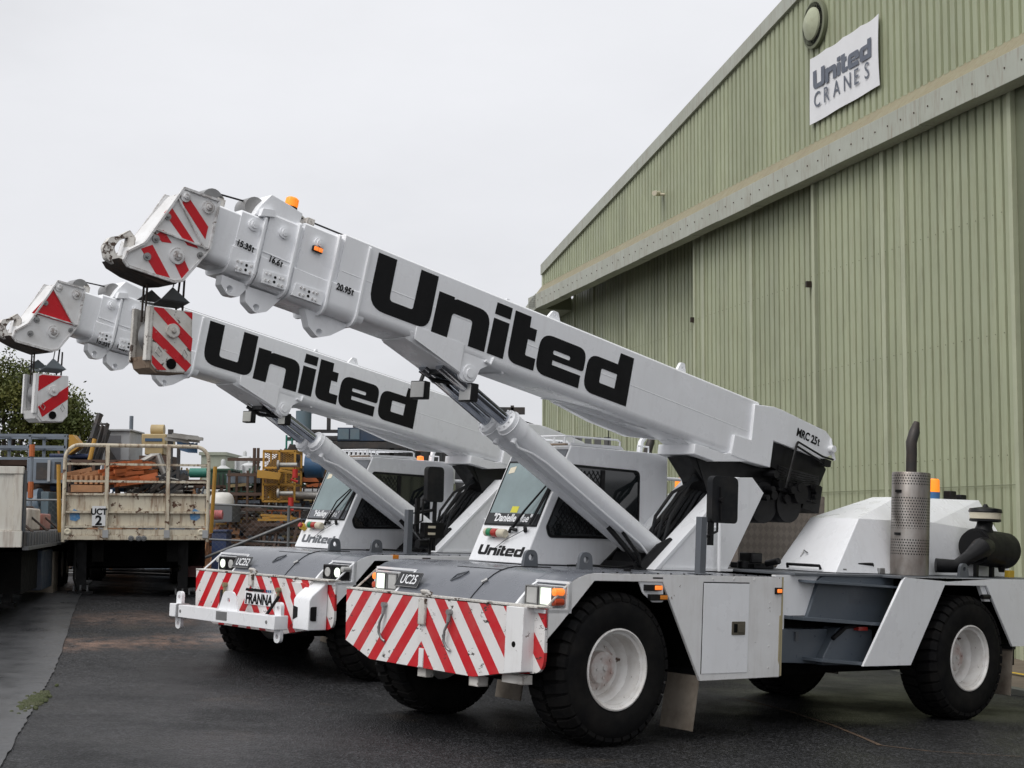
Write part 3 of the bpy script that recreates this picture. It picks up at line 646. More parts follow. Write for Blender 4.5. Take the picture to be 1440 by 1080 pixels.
    def sec(s, hw, top, bot, r=.07):
        pts = [(-hw+.02, top), (hw-.02, top), (hw, top-.02), (hw, bot+r*1.2)]
        for k in range(1, 6):
            an = PI/2*k/6; pts.append((hw-r+r*math.cos(an), bot+r*1.2-r*1.2*math.sin(an)))
        pts += [(hw-r, bot), (-hw+r, bot)]
        for k in range(5, 0, -1):
            an = PI/2*k/6; pts.append((-hw+r-r*math.cos(an), bot+r*1.2-r*1.2*math.sin(an)))
        pts += [(-hw, bot+r*1.2), (-hw, top-.02)]
        return [(s, y, h) for y, h in pts]
    def tube_sec(s0, s1, hw, top, bot, r=.07, b=None):
        return (b or MB()).loft([sec(s0, hw, top, bot, r), sec(s1, hw, top, bot, r)])
    bo = tube_sec(.80, 6.93, .27, .295, -.455)
    boom = P(bo, 'boom', WHITE, M=MBm, ang=40)
    Bd = lambda b, name, mat, **k: b.build(name, mat, boom, **k)
    Bd(united(MB(), frame((6.53, .2705, 0), (-1, 0, 0), (0, 0, 1)), .004), 'boom_lettering', BLACKD)
    Bd(MB().tube([(6.9, .2675, -.075), (.93, .2675, -.10)], .006, 6), 'weld_seam', WHITE)
    # rear housing of the boom
    rh = MB().prism([(.915, .238), (.56, .30), (.40, .302), (-.45, .262), (-.57, .20), (-.665, .03), (-.47, -.105), (.487, -.108), (.475, -.44), (.875, -.462), (1.182, -.46), (1.182, -.211), (.877, -.198)], 'Y', -.31, .31)
    rh.prism([(1.79, -.60), (1.43, -.60), (.876, -.462), (1.18, -.43), (1.30, -.47), (1.80, -.48)], 'Y', -.30, .30)
    Bd(rh, 'boom_base', WHITE, bevel=.012)
    Bd(MB().loft([[(1.9, -.2, -.45), (1.9, .2, -.45), (1.9, .2, -.46), (1.9, -.2, -.46)], [(1.5, -.24, -.45), (1.5, .24, -.45), (1.5, .24, -.56), (1.5, -.24, -.56)]]), 'boom_wear_pad', WHITE)
    fm = frame((.10, .3125, .065), (-1, 0, 0), (0, 0, 1))
    Bd(put(text_mb('MRC 25t', .14, .003, bold=.0045, sx=.86), fm @ Matrix.Rotation(-.05, 4, 'Z')), 'rating_lettering', BLACKD)
    # underside gusset carrying the cylinder pin
    gu = MB().loft([[(5.98, -.272, -.40), (5.98, .272, -.40), (5.98, .2, -.47), (5.98, -.2, -.47)], [(5.28, -.272, -.331), (5.28, .272, -.331), (5.28, .272, -.64), (5.28, -.272, -.64)]])
    gu.prism([(5.92, -.331), (5.30, -.331), (5.28, -.633), (5.916, -.462)], 'Y', .268, .278)
    gu.prism([(5.92, -.331), (5.30, -.331), (5.28, -.633), (5.916, -.462)], 'Y', -.278, -.268)
    Bd(gu, 'gusset', WHITE, bevel=.006)
    pn = MB()
    for y0, y1 in ((.22, .262), (-.262, -.22)):
        pn.prism(arc_poly([(5.30, -.40), (4.93, -.40), (4.93, -.45), (5.03, -.52, .05), (5.08, -.70, .1), (5.28, -.70, .1)]), 'Y', y0, y1)
    pn.cyl((5.16, -.27, -.60), (5.16, .295, -.60), .05, seg=18).cyl((5.16, .262, -.60), (5.16, .28, -.60), .085, seg=22).tube([(5.0, .28, -.42), (4.93, .28, -.44), (4.90, .28, -.36)], .018, 8)
    Bd(pn, 'pin_plate', WHITE, bevel=.004)
    Bd(MB().tube([(5.45, -.2, -.63), (5.3, -.1, -.70), (5.1, .12, -.70)], .022).tube([(5.4, .1, -.63), (5.25, .12, -.70), (5.05, .16, -.66)], .02).box(5.2, 5.4, -.15, .1, -.66, -.6), 'pin_hoses', BLK)
    # underside ribs
    rb = MB()
    for k in range(5):
        s0 = 3.75-.18*k
        rb.tube([(s0, -.24, -.458), (s0-.08, -.1, -.458), (s0-.35, .02, -.458), (s0-.62, .1, -.458)], .008, 5)
    Bd(MB().tube([(4.75, -.24, -.456), (4.7, .22, -.456)], .018, 6), 'underside_seam', WHITE)
    Bd(MB().prism([(3.6, -.45), (1.9, -.45), (2.4, -.54), (3.0, -.52)], 'Y', -.27, -.20), 'underside_plate', WHITE)
    Bd(rb, 'underside_rib', WHITE)
    # telescopic sections
    Ssec = [(6.98, 7.38, .262, .272, -.545), (7.42, 7.76, .248, .235, -.50), (7.80, 8.04, .232, .165, -.485), (8.02, 8.46, .212, .128, -.458)]
    for i, (a0_, a1_, hw, tp, bt) in enumerate(Ssec):
        s_ = Bd(tube_sec(a0_-.45 if i < 3 else a0_-.2, a1_, hw-.012 if i < 3 else hw, tp-.02, bt+.035), 'telescopic_section', WHITE if i < 3 else WHITE, ang=40)
        MB().tube([(a1_, hw-.008, bt+.33), (a0_, hw-.008, bt+.32)], .005, 5).build('weld_seam', WHITE, s_)
    for (s0, hw, tp, bt) in ((6.64, .285, .262, -.55), (7.00, .283, .262, -.545), (7.44, .267, .225, -.51), (7.80, .252, .16, -.50)):
        Bd(MB().loft([sec(s0-.012, hw+.008, tp, bt-.012, .10), sec(s0+.014, hw+.008, tp, bt-.012, .10)]), 'collar', WHITE, bevel=.003, ang=40)
    for (s0, s1, hw, bt) in ((6.64, 6.98, .285, -.52), (7.0, 7.40, .262, -.52), (7.44, 7.76, .247, -.49), (7.80, 8.06, .235, -.47)):
        tube_sec(s0, s1, hw-.004, -.2, bt, .10).build('collar_belly', WHITE, boom, ang=40)
    for lo in ([(8.06, -.49), (8.05, -.58, .03), (7.96, -.655, .06), (7.85, -.64, .05), (7.76, -.50)], [(7.80, -.51), (7.765, -.66, .04), (7.64, -.73, .06), (7.53, -.68, .06), (7.40, -.50)], [(7.15, -.50), (7.05, -.68, .05), (6.93, -.75, .06), (6.80, -.69, .06), (6.60, -.53)]):
        cx = sum(q[0] for q in lo[1:4])/3; cz = max(q[1] for q in lo[1:4])-.015
        Bd(MB().prism(arc_poly(lo), 'Y', .04, .15, [circ(cx, cz, .035, 14)]), 'collar_lug', WHITE, bevel=.006)
    for i, (pl_, nm, at) in enumerate((([(7.985, -.336), (7.80, -.294), (7.79, -.427), (7.98, -.44)], '15.35t', (8.04, -.20)), ([(7.712, -.334), (7.45, -.318), (7.452, -.452), (7.704, -.46)], '16.6t', (7.69, -.24)), ([(7.361, -.351), (7.037, -.338), (7.034, -.471), (7.378, -.475)], None, None))):
        y = (.238, .252, .266)[i]
        pp = Bd(MB().prism(pl_, 'Y', y-.02, y+.006), 'wear_plate', WHITE, bevel=.003)
        cx = sum(q[0] for q in pl_)/4; cz = sum(q[1] for q in pl_)/4
        bl = MB()
        for dx in (-.11, -.06, .07, .12): bl.cyl((cx+dx*.8, y, cz+.03), (cx+dx*.8, y+.02, cz+.03), .012, seg=6).cyl((cx+dx*.8, y, cz-.035), (cx+dx*.8, y+.02, cz-.035), .012, seg=6)
        bl.build('bolt', WHITE2, pp)
        MB().cyl((cx, y, cz+.022), (cx, y+.008, cz+.022), .014, seg=10).cyl((cx, y, cz-.022), (cx, y+.008, cz-.022), .014, seg=10).build('plate_hole', DARK, pp)
        if nm:
            if second: at = (pl_[0][0]+.03, -.43-.04)
            Bd(put(text_mb(nm, .082, .003, bold=.0026, sx=.9), frame((at[0], y+.004, at[1]), (-1, 0, 0), (0, 0, 1)) @ Matrix.Rotation(-.08, 4, 'Z')), 'rating_lettering', BLACKD)
    if not second:
        Bd(put(text_mb('20.95t', .09, .003, bold=.0026, sx=.86), frame((6.93, .289, -.27), (-1, 0, 0), (0, 0, 1)) @ Matrix.Rotation(-.02, 4, 'Z')), 'rating_lettering', BLACKD)
    for (s0, h0, y) in ((7.904, .042, .232), (7.584, .074, .25), (7.203, .10, .265)):
        Bd(MB().cyl((s0, y-.03, h0), (s0, y+.012, h0), .055, seg=20).cyl((s0, y+.01, h0), (s0, y+.03, h0), .034, seg=16).cyl((s0, y+.03, h0), (s0, y+.034, h0), .015, seg=8), 'side_pin', WHITE)
    q = Bd(MB().box(7.16, 7.27, .26, .29, .005, .06), 'side_lamp', BLK, bevel=.005)
    MB().box(7.165, 7.21, .29, .30, .012, .052).box(7.215, 7.262, .29, .30, .012, .052).build('lamp_lens', LORG if not second else LAMB, q, bevel=.004)
    # top fittings and rope
    Bd(MB().prism([(7.90, .15), (7.86, .26), (7.775, .395), (7.57, .367), (7.41, .335), (7.42, .22), (7.73, .17)], 'Y', -.12, .2).prism([(7.87, .14), (7.72, .18), (7.73, .25), (7.865, .22)], 'Y', .2, .262), 'rope_guide_housing', WHITE, bevel=.006)
    Bd(MB().cyl((7.86, -.1, .24), (7.86, .1, .24), .11, seg=20).cyl((8.30, -.1, .16), (8.30, .1, .16), .11, seg=20), 'guide_sheave', STEEL)
    Bd(MB().box(7.24, 7.32, -.12, .16, .27, .34).tube([(7.28, .0, .36), (7.48, .1, .38)], .016), 'top_bracket', HOOKW, bevel=.004)
    Bd(MB().cyl((8.22, .0, .20), (8.22, .1, .20), .035, seg=10).box(8.18, 8.26, .0, .12, .10, .2), 'top_bracket', HOOKW, bevel=.004)
    if not second:
        bq = Bd(MB().cyl((7.47, .05, .36), (7.47, .05, .40), .065, seg=18).box(7.4, 7.5, .0, .1, .26, .37), 'beacon_base', BLK)
        MB().lathe([(.062, .40), (.066, .42), (.064, .48), (.05, .495), (0, .497)], Matrix.Translation((7.47, .05, 0)), 20).build('beacon_lens', BEAC, bq)
    Bd(MB().tube([(8.25, 0, .265), (7.4, .05, .34), (.1, .06, .335)], .009, 6), 'hoist_rope', BLK)
    for (s0, w_, h_, y) in ((2.03, .09, .15, .1), (4.13, .10, .11, .18), (1.96, .04, .08, -.05), (4.66, .05, .10, .0), (6.3, .05, .06, 0)):
        Bd(MB().prism(arc_poly([(s0+w_, .29), (s0-w_, .29), (s0-w_*.4, .29+h_, .03), (s0+w_*.3, .29+h_, .03)]), 'Y', y-.02, y+.02, [circ(s0-.01, .29+h_*.6, .018, 10)] if h_ > .1 else []), 'rope_keeper', WHITE, bevel=.004)
    # ---- boom head
    hp = [(8.672, .115), (8.31, .128), (8.297, -.341), (8.482, -.70), (8.56, -.735), (9.008, -.74), (9.06, -.70), (9.044, -.62), (8.91, -.495)]
    hd = MB()
    hd.prism(hp, 'Y', .235, .25).prism(hp, 'Y', -.13, -.115)
    head = Bd(hd, 'boom_head', TIPW, bevel=.004)
    rim_ = MB()
    def ridge(pts, w, y, z=0): 
        for a_, b_ in zip(pts, pts[1:]+pts[:1]): rim_.beam((a_[0], y, a_[1]), (b_[0], y, b_[1]), w, .03, up=(0, 1, 0))
    ridge(hp, .022, .255); rim_.beam((8.84, .262, -.34), (8.31, .262, -.34), .014, .03, up=(0, 1, 0)); rim_.beam((8.70, .262, .0), (8.34, .262, -.36), .014, .025, up=(0, 1, 0))
    rim_.build('head_rib', TIPW, head)
    MB().loft([[(8.64, -.115, .10), (8.64, .235, .10), (8.60, .235, .09), (8.60, -.115, .09)], [(8.90, -.115, -.43), (8.90, .235, -.50), (8.86, .235, -.52), (8.86, -.115, -.52)], [(8.97, -.115, -.44), (9.01, .235, -.60), (8.97, .235, -.64), (8.93, -.115, -.6)], [(8.98, -.115, -.66), (9.04, .235, -.70), (9.0, .235, -.73), (8.94, -.115, -.72)]]).build('head_front_plate', TIPW, head, bevel=.004)
    hk = arc_poly([(9.00, -.38, .01), (9.085, -.465, .02), (9.16, -.50, .05), (9.20, -.60, .06), (9.15, -.70, .05), (9.02, -.73, .03), (8.9, -.70), (8.93, -.43)])
    hl = arc_poly([(9.00, -.445, .01), (9.075, -.505, .03), (9.105, -.58, .04), (9.06, -.645, .03), (8.99, -.61, .02)])
    MB().prism(hk, 'Y', .02, .09, [hl]).build('tow_hook', HOOKW, head, bevel=.01)
    MB().prism([(9.10, -.69), (9.05, -.735), (8.9, -.77), (8.64, -.785), (8.52, -.74), (8.5, -.70)], 'Y', -.11, .232).build('head_underside', RUSTY2, head)
    if not second:
        for pg in ([(8.628, .068), (8.355, -.14), (8.355, -.26), (8.655, -.02)], [(8.754, -.085), (8.400, -.365), (8.510, -.372), (8.80, -.165)], [(8.768, -.318), (8.66, -.405), (8.755, -.425), (8.826, -.385)], [(8.835, -.48), (8.60, -.71), (8.735, -.72), (8.93, -.55)], [(8.575, -.43), (8.44, -.585), (8.49, -.68), (8.64, -.52)]):
            MB().prism(pg, 'Y', .25, .253).build('hazard_stripe', RED, head)
    else:
        MB().prism([(8.70, .0), (8.90, -.355), (8.35, -.355)], 'Y', .25, .254).build('hazard_triangle', RED, head)
    for (s0, h0, r_) in ((8.64, .045, .05), (8.40, .03, .06), (8.76, -.19, .03), (8.82, -.42, .035), (8.86, -.60, .035), (8.37, -.42, .03), (8.585, -.50, .075)):
        MB().cyl((s0, .25, h0), (s0, .268, h0), r_, seg=20).cyl((s0, .26, h0), (s0, .29, h0), r_*.5, seg=14).cyl((s0, .28, h0), (s0, .30, h0), r_*.25, seg=8).build('head_pin', TIPW if r_ > .04 else STEEL, head)
    MB().cyl((8.5, -.11, -.1), (8.5, .23, -.1), .12, seg=20).cyl((8.6, -.11, -.5), (8.6, .23, -.5), .16, seg=24).build('head_sheave', STEEL, head)
    # ---- hook block, hung plumb below the head
    Hb = (Matrix.Translation((4.29, 0, 0)) @ Matrix.Translation((-.03 if second else 0, 0, -.13 if second else 0)))
    hbp = [(-.19, 3.90), (.213, 3.90), (.178, 3.395), (.122, 3.33), (-.15, 3.342), (-.21, 3.412)]
    bp_ = arc_poly([(x, z) for x, z in hbp])
    m_ = HOOKW if not second else WHITE2
    blk = P(MB().prism(bp_, 'Y', .15, .17).prism(bp_, 'Y', -.17, -.15).prism([(-.15, 3.35), (.14, 3.36), (.12, 3.46), (-.15, 3.46)], 'Y', -.15, .15).box(-.19, -.17, -.15, .15, 3.5, 3.9), 'hook_block', m_, M=Hb, bevel=.004)
    MB().box(.19, .235, .10, .175, 3.42, 3.905).box(.19, .235, -.175, -.13, 3.42, 3.905).build('block_edge_strap', m_, blk, bevel=.004)
    MB().prism([(.225, 3.46), (-.1, 3.40), (-.16, 3.335), (.13, 3.318), (.19, 3.36)], 'Y', -.16, .155).build('block_base', RUSTY if not second else m_, blk)
    MB().cyl((.03, -.06, 3.66), (.03, .07, 3.66), .185, seg=28).build('sheave', STEEL, blk)
    if not second:
        sp = [[(.213, 3.90), (.10, 3.90), (-.205, 3.66), (-.20, 3.54)], [(.205, 3.74), (-.21, 3.42), (-.16, 3.355), (.19, 3.62)], [(.18, 3.47), (.175, 3.40), (.12, 3.345), (.03, 3.35)], [(-.10, 3.895), (-.188, 3.895), (-.19, 3.83)]]
    else:
        sp = [[(.213, 3.86), (.213, 3.72), (.12, 3.80), (-.09, 3.895), (.17, 3.895)][:3]+[(-.05, 3.89), (.08, 3.89)], [(.19, 3.44), (.14, 3.36), (-.18, 3.66), (-.19, 3.80), (.19, 3.50)]]
        sp = [[(.205, 3.86), (.20, 3.68), (-.10, 3.89), (.15, 3.89)], [(.18, 3.50), (.12, 3.38), (-.20, 3.62), (-.195, 3.78)]]
    for pg in sp: MB().prism(pg, 'Y', .170, .1735).build('hazard_stripe', RED if not second else REDC, blk)
    MB().cyl((.0, .17, 3.705), (.0, .20, 3.705), .065, seg=22).cyl((.0, .2, 3.705), (.0, .225, 3.705), .02, seg=8).build('sheave_pin', m_, blk, bevel=.004)
    MB().cyl((-.01, .1735, 3.41), (-.01, .178, 3.41), .048, seg=20).build('lower_bore', DARK, blk)
    MB().tube([(.14, .19, 3.55), (.10, .2, 3.50), (.12, .2, 3.46), (.16, .19, 3.50)], .005, 5, closed=True).tube([(-.12, .19, 3.55), (-.15, .2, 3.50), (-.13, .2, 3.46), (-.10, .19, 3.50)], .005, 5, closed=True).build('split_pin', STEEL, blk)
    for a_, b_ in (((.21, .05, 3.78), (.21, .05, 4.22)), ((.19, -.06, 3.78), (.19, -.06, 4.22)), ((-.14, .07, 3.85), (-.15, .05, 4.2)), ((-.13, -.05, 3.85), (-.16, -.05, 4.25))):
        MB().tube([a_, b_], .010, 6).build('hoist_rope', RUSTY2, blk)
    MB().prism([(.02, 4.10), (-.16, 3.98), (.12, 3.985)], 'Y', .16, .172).prism([(.06, 4.10), (-.10, 3.99), (.20, 3.99)], 'Y', -.172, -.16).loft([[(.17, -.165, 3.975), (.17, -.165, 3.985), (-.12, -.165, 3.985), (-.12, -.165, 3.975)], [(.13, 0, 3.935), (.13, 0, 3.945), (-.13, 0, 3.945), (-.13, 0, 3.935)], [(.13, .165, 3.975), (.13, .165, 3.985), (-.15, .165, 3.985), (-.15, .165, 3.975)]]).build('limit_weight', (GUN if not second else GUNL), blk)
    MB().tube([(.02, .175, 4.10), (.02, .24, 4.32)], .007, 5).build('chain', STEEL, blk)
    # ---- winch gear hung behind the boom
    wn = MB().prism([(.47, -.08), (-.47, -.085), (-.60, -.20), (-.52, -.42), (.2, -.45), (.47, -.40)], 'Y', -.27, .27)
    wn.prism([(1.75, -.62), (1.35, -.90), (.9, -.95), (.2, -.95), (-.1, -.6), (.2, -.42), (1.0, -.47)], 'Y', -.17, .17)
    wn.cyl((-.02, -.26, -.78), (-.02, .26, -.78), .225, seg=28).cyl((.42, -.24, -.86), (.42, .24, -.86), .25, seg=28).cyl((-.1, .2, -.62), (-.1, .36, -.62), .13, seg=18)
    wn.box(-.62, -.30, -.22, .24, -.76, -.42).box(-.74, -.62, -.05, .12, -.52, -.38).box(-.35, .25, -.22, .30, -.66, -.44).box(-.5, -.36, .24, .30, -.66, -.50)
    for k in range(16):
        x = rn.uniform(-.55, .5); z = rn.uniform(-.85, -.45); wn.cyl((x, .2, z), (x, .30+.08*rn.random(), z), rn.uniform(.02, .06), seg=10)
    for k in range(6): wn.tube([(.3, .28, -.38-.03*k), (-.1, .33, -.36-.03*k), (-.42, .31, -.33-.02*k), (-.55, .22, -.50-.03*k)], .016, 6)
    Bd(wn, 'winch', BLK)
    Bd(MB().tube([(.10, .36, -.02), (.12, .36, -.06), (.16, .36, -.35), (.18, .34, -.62)], .016, 8).tube([(.10, .36, -.02), (-.38, .37, -.085), (-.60, .36, -.07)], .013, 8).tube([(.10, .36, -.08), (-.46, .36, -.16)], .014, 8).box(-.55, -.42, .31, .38, -.18, -.10), 'rope_guard', BLK)
    Bd(MB().tube([(-.56, .30, .19), (-.58, .33, .06), (-.66, .33, -.06)], .022, 8).cyl((-.57, .28, .06), (-.57, .38, .06), .045, seg=12), 'guard_arm', WHITE)
    Bd(MB().cyl((-.42, -.2, .16), (-.42, .2, .16), .15, seg=24), 'rear_sheave', BLK)
    # pivot bracket between boom and uprights
    Bd(MB().prism([(1.62, -.60), (.95, -.60), (.85, -1.0), (1.35, -.95), (1.50, -.75)], 'Y', -.18, .18), 'pivot_bracket', BLK)
    # ---- mirror post
    px_ = -.29 if second else -1.285
    mp = P(MB().box(px_-.09, px_, 1.36, 1.44, 1.694, 2.295).box(px_-.135, px_+.045, 1.30, 1.5, 1.694, 1.704), 'mirror_post', GREYP, bevel=.004)
    dx = 0 if not second else .975; dz = 0 if not second else .15
    MB().tube([(px_-.095, 1.40, 2.25), (px_-.175, 1.40, 2.25), (px_-.175, 1.40, 2.05)], .012, 6).tube([(px_-.095, 1.40, 2.08), (px_-.265, 1.42, 2.15), (px_-.265, 1.42, 2.3+dz)], .014, 6).box(px_-.215, px_-.155, 1.38, 1.42, 2.0, 2.3+dz).build('mirror_arm', BLK, mp)
    ms = arc_poly([(-1.44+dx, 2.24+dz, .06), (-1.845+dx, 2.24+dz, .06), (-1.84+dx, 2.738+dz, .08), (-1.435+dx, 2.738+dz, .08)]) if not second else arc_poly([(-.61, 2.41, .05), (-.90, 2.41, .05), (-.89, 2.89, .07), (-.60, 2.89, .07)])
    MB().prism(ms, 'Y', 1.36, 1.44).build('mirror', BLK2, mp, bevel=.02)
    if not second: MB().beam((-1.56, 1.45, 2.26), (-1.55, 1.45, 2.62), .03, .015).cyl((-1.56, 1.44, 2.48), (-1.56, 1.48, 2.48), .03, seg=12).build('mirror_clamp', BLK, mp)
    else:
        MB().tube([(-.44, 1.4, 2.25), (-.75, 1.4, 2.30), (-.78, 1.4, 2.42)], .022, 8).tube([(-.78, 1.4, 2.42), (-.78, 1.4, 1.75)], .03, 8).build('mirror_stem', BLK, mp)
        lc = MB().prism(arc_poly([(-.52, 1.92, .02), (-.86, 1.92, .02), (-.86, 2.13, .02), (-.52, 2.13, .02)]), 'Y', 1.42, 1.52).cyl((-.50, 1.4, 1.84), (-.66, 1.4, 1.84), .06, seg=12).tube([(-.70, 1.44, 1.92), (-.70, 1.42, 1.70)], .02, 8).build('lamp_cluster', BLK, mp, bevel=.008)
        for z in (1.98, 2.07): MB().prism([(-.58, z-.016), (-.70, z-.016), (-.70, z+.016), (-.58, z+.016)], 'Y', 1.52, 1.53).build('lamp_lens', CREAM, lc)
        P(MB().box(-.02, .08, W-.06, W+.004, 1.64, 1.692), 'deck_lamp', LAMB, bevel=.004)
    # ---- rear chassis
    rp1 = arc_poly([(-4.60, 1.72, .10), (-3.856, .697), (-4.753, .690), (-5.406, 1.635), (-6.286, 1.635), (-6.875, .88), (-8.2, .88), (-8.2, 1.725)], 8)
    P(MB().prism(rp1, 'Y', W-.05, W-.017), 'rear_fender', WHITE, bevel=.004)
    P(MB().prism(rp1, 'Y', -W+.017, -W+.05), 'rear_fender', WHITE, bevel=.004)
    P(MB().box(-8.2, -4.55, -W+.03, W-.03, 1.70, 1.73).box(-4.56, -2.95, -1.45, 1.32, 1.70, 1.728), 'rear_deck', GREYP, bevel=.004)
    P(MB().box(-8.1, -3.0, -.85, .85, .55, 1.66).box(-4.9, -3.0, -1.4, 1.15, 1.0, 1.66).box(-8.19, -6.95, -1.55, 1.55, .95, 1.69).cyl((-5.96, -1.1, .75), (-5.96, 1.1, .75), .16), 'rear_underbody', DARK)
    P(MB().prism(arc_poly([(-2.70, 1.70), (-3.60, 1.70, .02), (-3.35, 1.25, .05), (-2.86, 1.25), (-2.86, 1.10), (-2.70, 1.10)]), 'Y', 1.20, 1.26), 'rear_panel', WHITE, bevel=.004)
    tk = MB().prism(arc_poly([(-3.42, 1.70, .14), (-3.24, 1.3), (-3.20, 1.22), (-4.8, 1.15), (-4.8, 1.70)]), 'Y', 1.15, 1.30)
    tk.prism([(-2.70, 1.10), (-2.70, .735), (-3.6, .70), (-3.6, 1.10)], 'Y', 1.10, 1.28)
    tk.prism(arc_poly([(-3.66, 1.12, .1), (-3.42, .80), (-3.40, .70), (-4.3, .68), (-4.3, 1.14)]), 'Y', 1.15, 1.38)
    tank = P(tk, 'step_tank', STEELBLUE, bevel=.01)
    MB().prism([(-3.09, 1.655), (-4.84, 1.60), (-4.84, 1.575), (-3.09, 1.625)], 'Y', 1.2, 1.50).prism([(-2.86, 1.255), (-4.6, 1.165), (-4.6, 1.13), (-2.86, 1.215)], 'Y', 1.2, 1.53).prism([(-3.17, .79), (-4.2, .72), (-4.2, .68), (-3.17, .755)], 'Y', 1.2, 1.56).build('step', STEELBLUE, tank, bevel=.003)
    gr_ = MB()
    for k in range(7): gr_.beam((-3.95, 1.302, 1.53-.022*k), (-4.8, 1.302, 1.505-.022*k), .006)
    gr_.build('tread_lines', GREYP, tank)
    MB().tube([(-3.55, 1.40, 1.00), (-3.75, 1.42, 1.13), (-4.0, 1.40, 1.15), (-4.35, 1.35, 1.10)], .028, 8).build('drain_hose', BLK, tank)
    MB().box(-4.12, -3.95, 1.38, 1.45, 1.09, 1.13).build('hose_clip', REDL, tank)
    MB().prism([(-3.02, 1.07), (-3.07, 1.07), (-3.07, .97), (-3.02, .97)], 'Y', 1.28, 1.30).build('tank_latch', GREYP, tank)
    for s_ in (1, -1):
        y0 = (W-.45, W-.06) if s_ > 0 else (-W+.06, -W+.45)
        P(MB().prism(arc_poly([(-6.93, .88), (-6.96, .88), (-6.92, .26, .02), (-6.90, .26, .02)]), 'Y', *y0), 'mud_flap', FLAP, bevel=.004)
        P(MB().box(-6.98, -6.90, y0[0], y0[1]+.02, .84, .90), 'flap_bar', BLK)
    P(MB().prism([(-6.29, 1.635), (-6.42, 1.44), (-6.30, 1.44), (-6.18, 1.635)], 'Y', W-.10, W-.052), 'lamp_bracket', WHITE)
    P(MB().tube([(-6.20, W-.03, 1.50), (-6.36, W-.03, 1.50)], .03, 8), 'side_lamp', BLK)
    # engine cover
    z0 = 1.735
    ec = [(-4.0, 1.06, z0), (-4.0, .12, z0), (-7.75, .0, z0), (-7.75, 1.02, z0),
          (-4.62, .89, 2.39), (-4.62, .15, 2.39), (-5.95, .46, 2.71), (-5.95, .08, 2.705), (-7.72, .52, 2.75), (-7.72, .0, 2.75), (-6.2, .86, 2.40), (-7.70, .86, 2.30)]
    f_ = [(0, 1, 5, 4), (4, 5, 7, 6), (6, 7, 9, 8), (0, 4, 10, 3), (4, 6, 10), (6, 8, 10), (10, 8, 11), (10, 11, 3), (3, 11, 8, 9, 2), (1, 2, 9, 7, 5), (0, 3, 2, 1)]
    eng = P(MB().add(ec, f_), 'engine_cover', WHITE, bevel=.012, ang=8)
    MB().tube([(-4.3, .99, z0+.05), (-4.32, 1.0, z0+.11), (-4.75, 1.02, z0+.11), (-4.78, 1.0, z0+.05)], .02, 8).build('cover_handle', BLK, eng)
    MB().tube([(-3.98, .35, z0+.03), (-3.96, .35, z0+.07), (-3.96, .85, z0+.07), (-3.98, .85, z0+.03)], .018, 8).build('cover_handle', BLK, eng)
    MB().box(-4.92, -4.82, 1.02, 1.08, z0, z0+.07).box(-4.22, -4.15, 1.02, 1.05, z0, z0+.05).build('cover_latch', STEEL, eng, bevel=.004)
    MB().tube([(-4.15, .40, 1.90), (-4.19, .42, 1.98), (-4.16, .50, 1.95)], .01, 5).build('cover_hook', STEEL, eng)
    bq = MB().cyl((-7.13, .2, 2.735), (-7.13, .2, 2.83), .085, seg=18).build('beacon_base', BLUEP, eng)
    MB().lathe([(.08, 2.82), (.083, 2.84), (.078, 2.99), (.06, 3.01), (0, 3.012)], Matrix.Translation((-7.13, .2, 0)), 20).build('beacon_lens', BEAC, bq)
    for x, h_ in ((-7.42, .13), (-7.66, .09)): MB().box(x-.07, x+.07, .2, .32, 2.73, 2.73+h_).build('camera_pod', BLK, eng, bevel=.012)
    P(MB().box(-3.9, -3.55, -.2, .2, 1.73, 1.80).box(-3.8, -3.6, -.1, .1, 1.8, 1.92).cyl((-3.45, .1, 1.73), (-3.45, .1, 1.82), .07).cyl((-3.7, .25, 1.8), (-3.7, .45, 1.84), .04), 'valve_block', BLK, bevel=.01)
    P(MB().prism([(-4.47, 1.735), (-4.47, 2.50), (-4.74, 2.71), (-6.2, 2.71), (-6.2, 1.735)], 'Y', -1.35, -.9), 'tool_locker', CHECK, bevel=.01)
    # exhaust
    ex = MB().lathe([(.225, 0), (.232, .0), (.232, 1.235), (.225, 1.25), (.12, 1.25), (.12, 1.20)], None, 44).build('exhaust_guard', PERF, c, M=Matrix.Translation((-5.24, 1.20, 1.735)))
    MB().tube([(0, 0, 1.1), (.0, 0, 1.50), (.01, 0, 1.62), (-.05, .0, 1.76), (-.09, 0, 1.88)], [.066, .066, .068, .066, .036], 18).build('exhaust_pipe', GUNP, ex)
    for z in (.48, 1.0): MB().box(.16, .25, -.05, .03, z, z+.03).build('clamp', BLK, ex)
    # air cleaner
    ac = MB().cyl((-7.05, .95, 2.10), (-7.05, 1.50, 2.10), .24, seg=32).cyl((-6.85, .95, 2.10), (-6.85, 1.42, 2.10), .22, seg=28)
    ac = MB().cyl((-7.30, 1.2, 2.08), (-6.62, 1.2, 2.12), .235, seg=32).cyl((-7.36, 1.2, 2.08), (-7.30, 1.2, 2.08), .20, seg=28).cyl((-6.62, 1.2, 2.12), (-6.55, 1.2, 2.12), .20, seg=28)
    ac.tube([(-6.80, 1.2, 2.25), (-6.82, 1.2, 2.38), (-6.84, 1.2, 2.44)], [.16, .10, .10], 20)
    ac.tube([(-6.66, 1.32, 2.12), (-6.45, 1.40, 2.10), (-6.28, 1.34, 1.98), (-6.10, 1.28, 1.86), (-5.92, 1.1, 1.86)], [.13, .13, .085, .085, .09], 18)
    ac.tube([(-7.15, 1.25, 1.90), (-7.15, 1.25, 1.80)], [.06, .035], 10)
    for x in (-6.65, -7.0): ac.beam((x, 1.2, 1.73), (x, 1.2, 1.95), .05)
    air = P(ac, 'air_cleaner', BLK, ang=40)
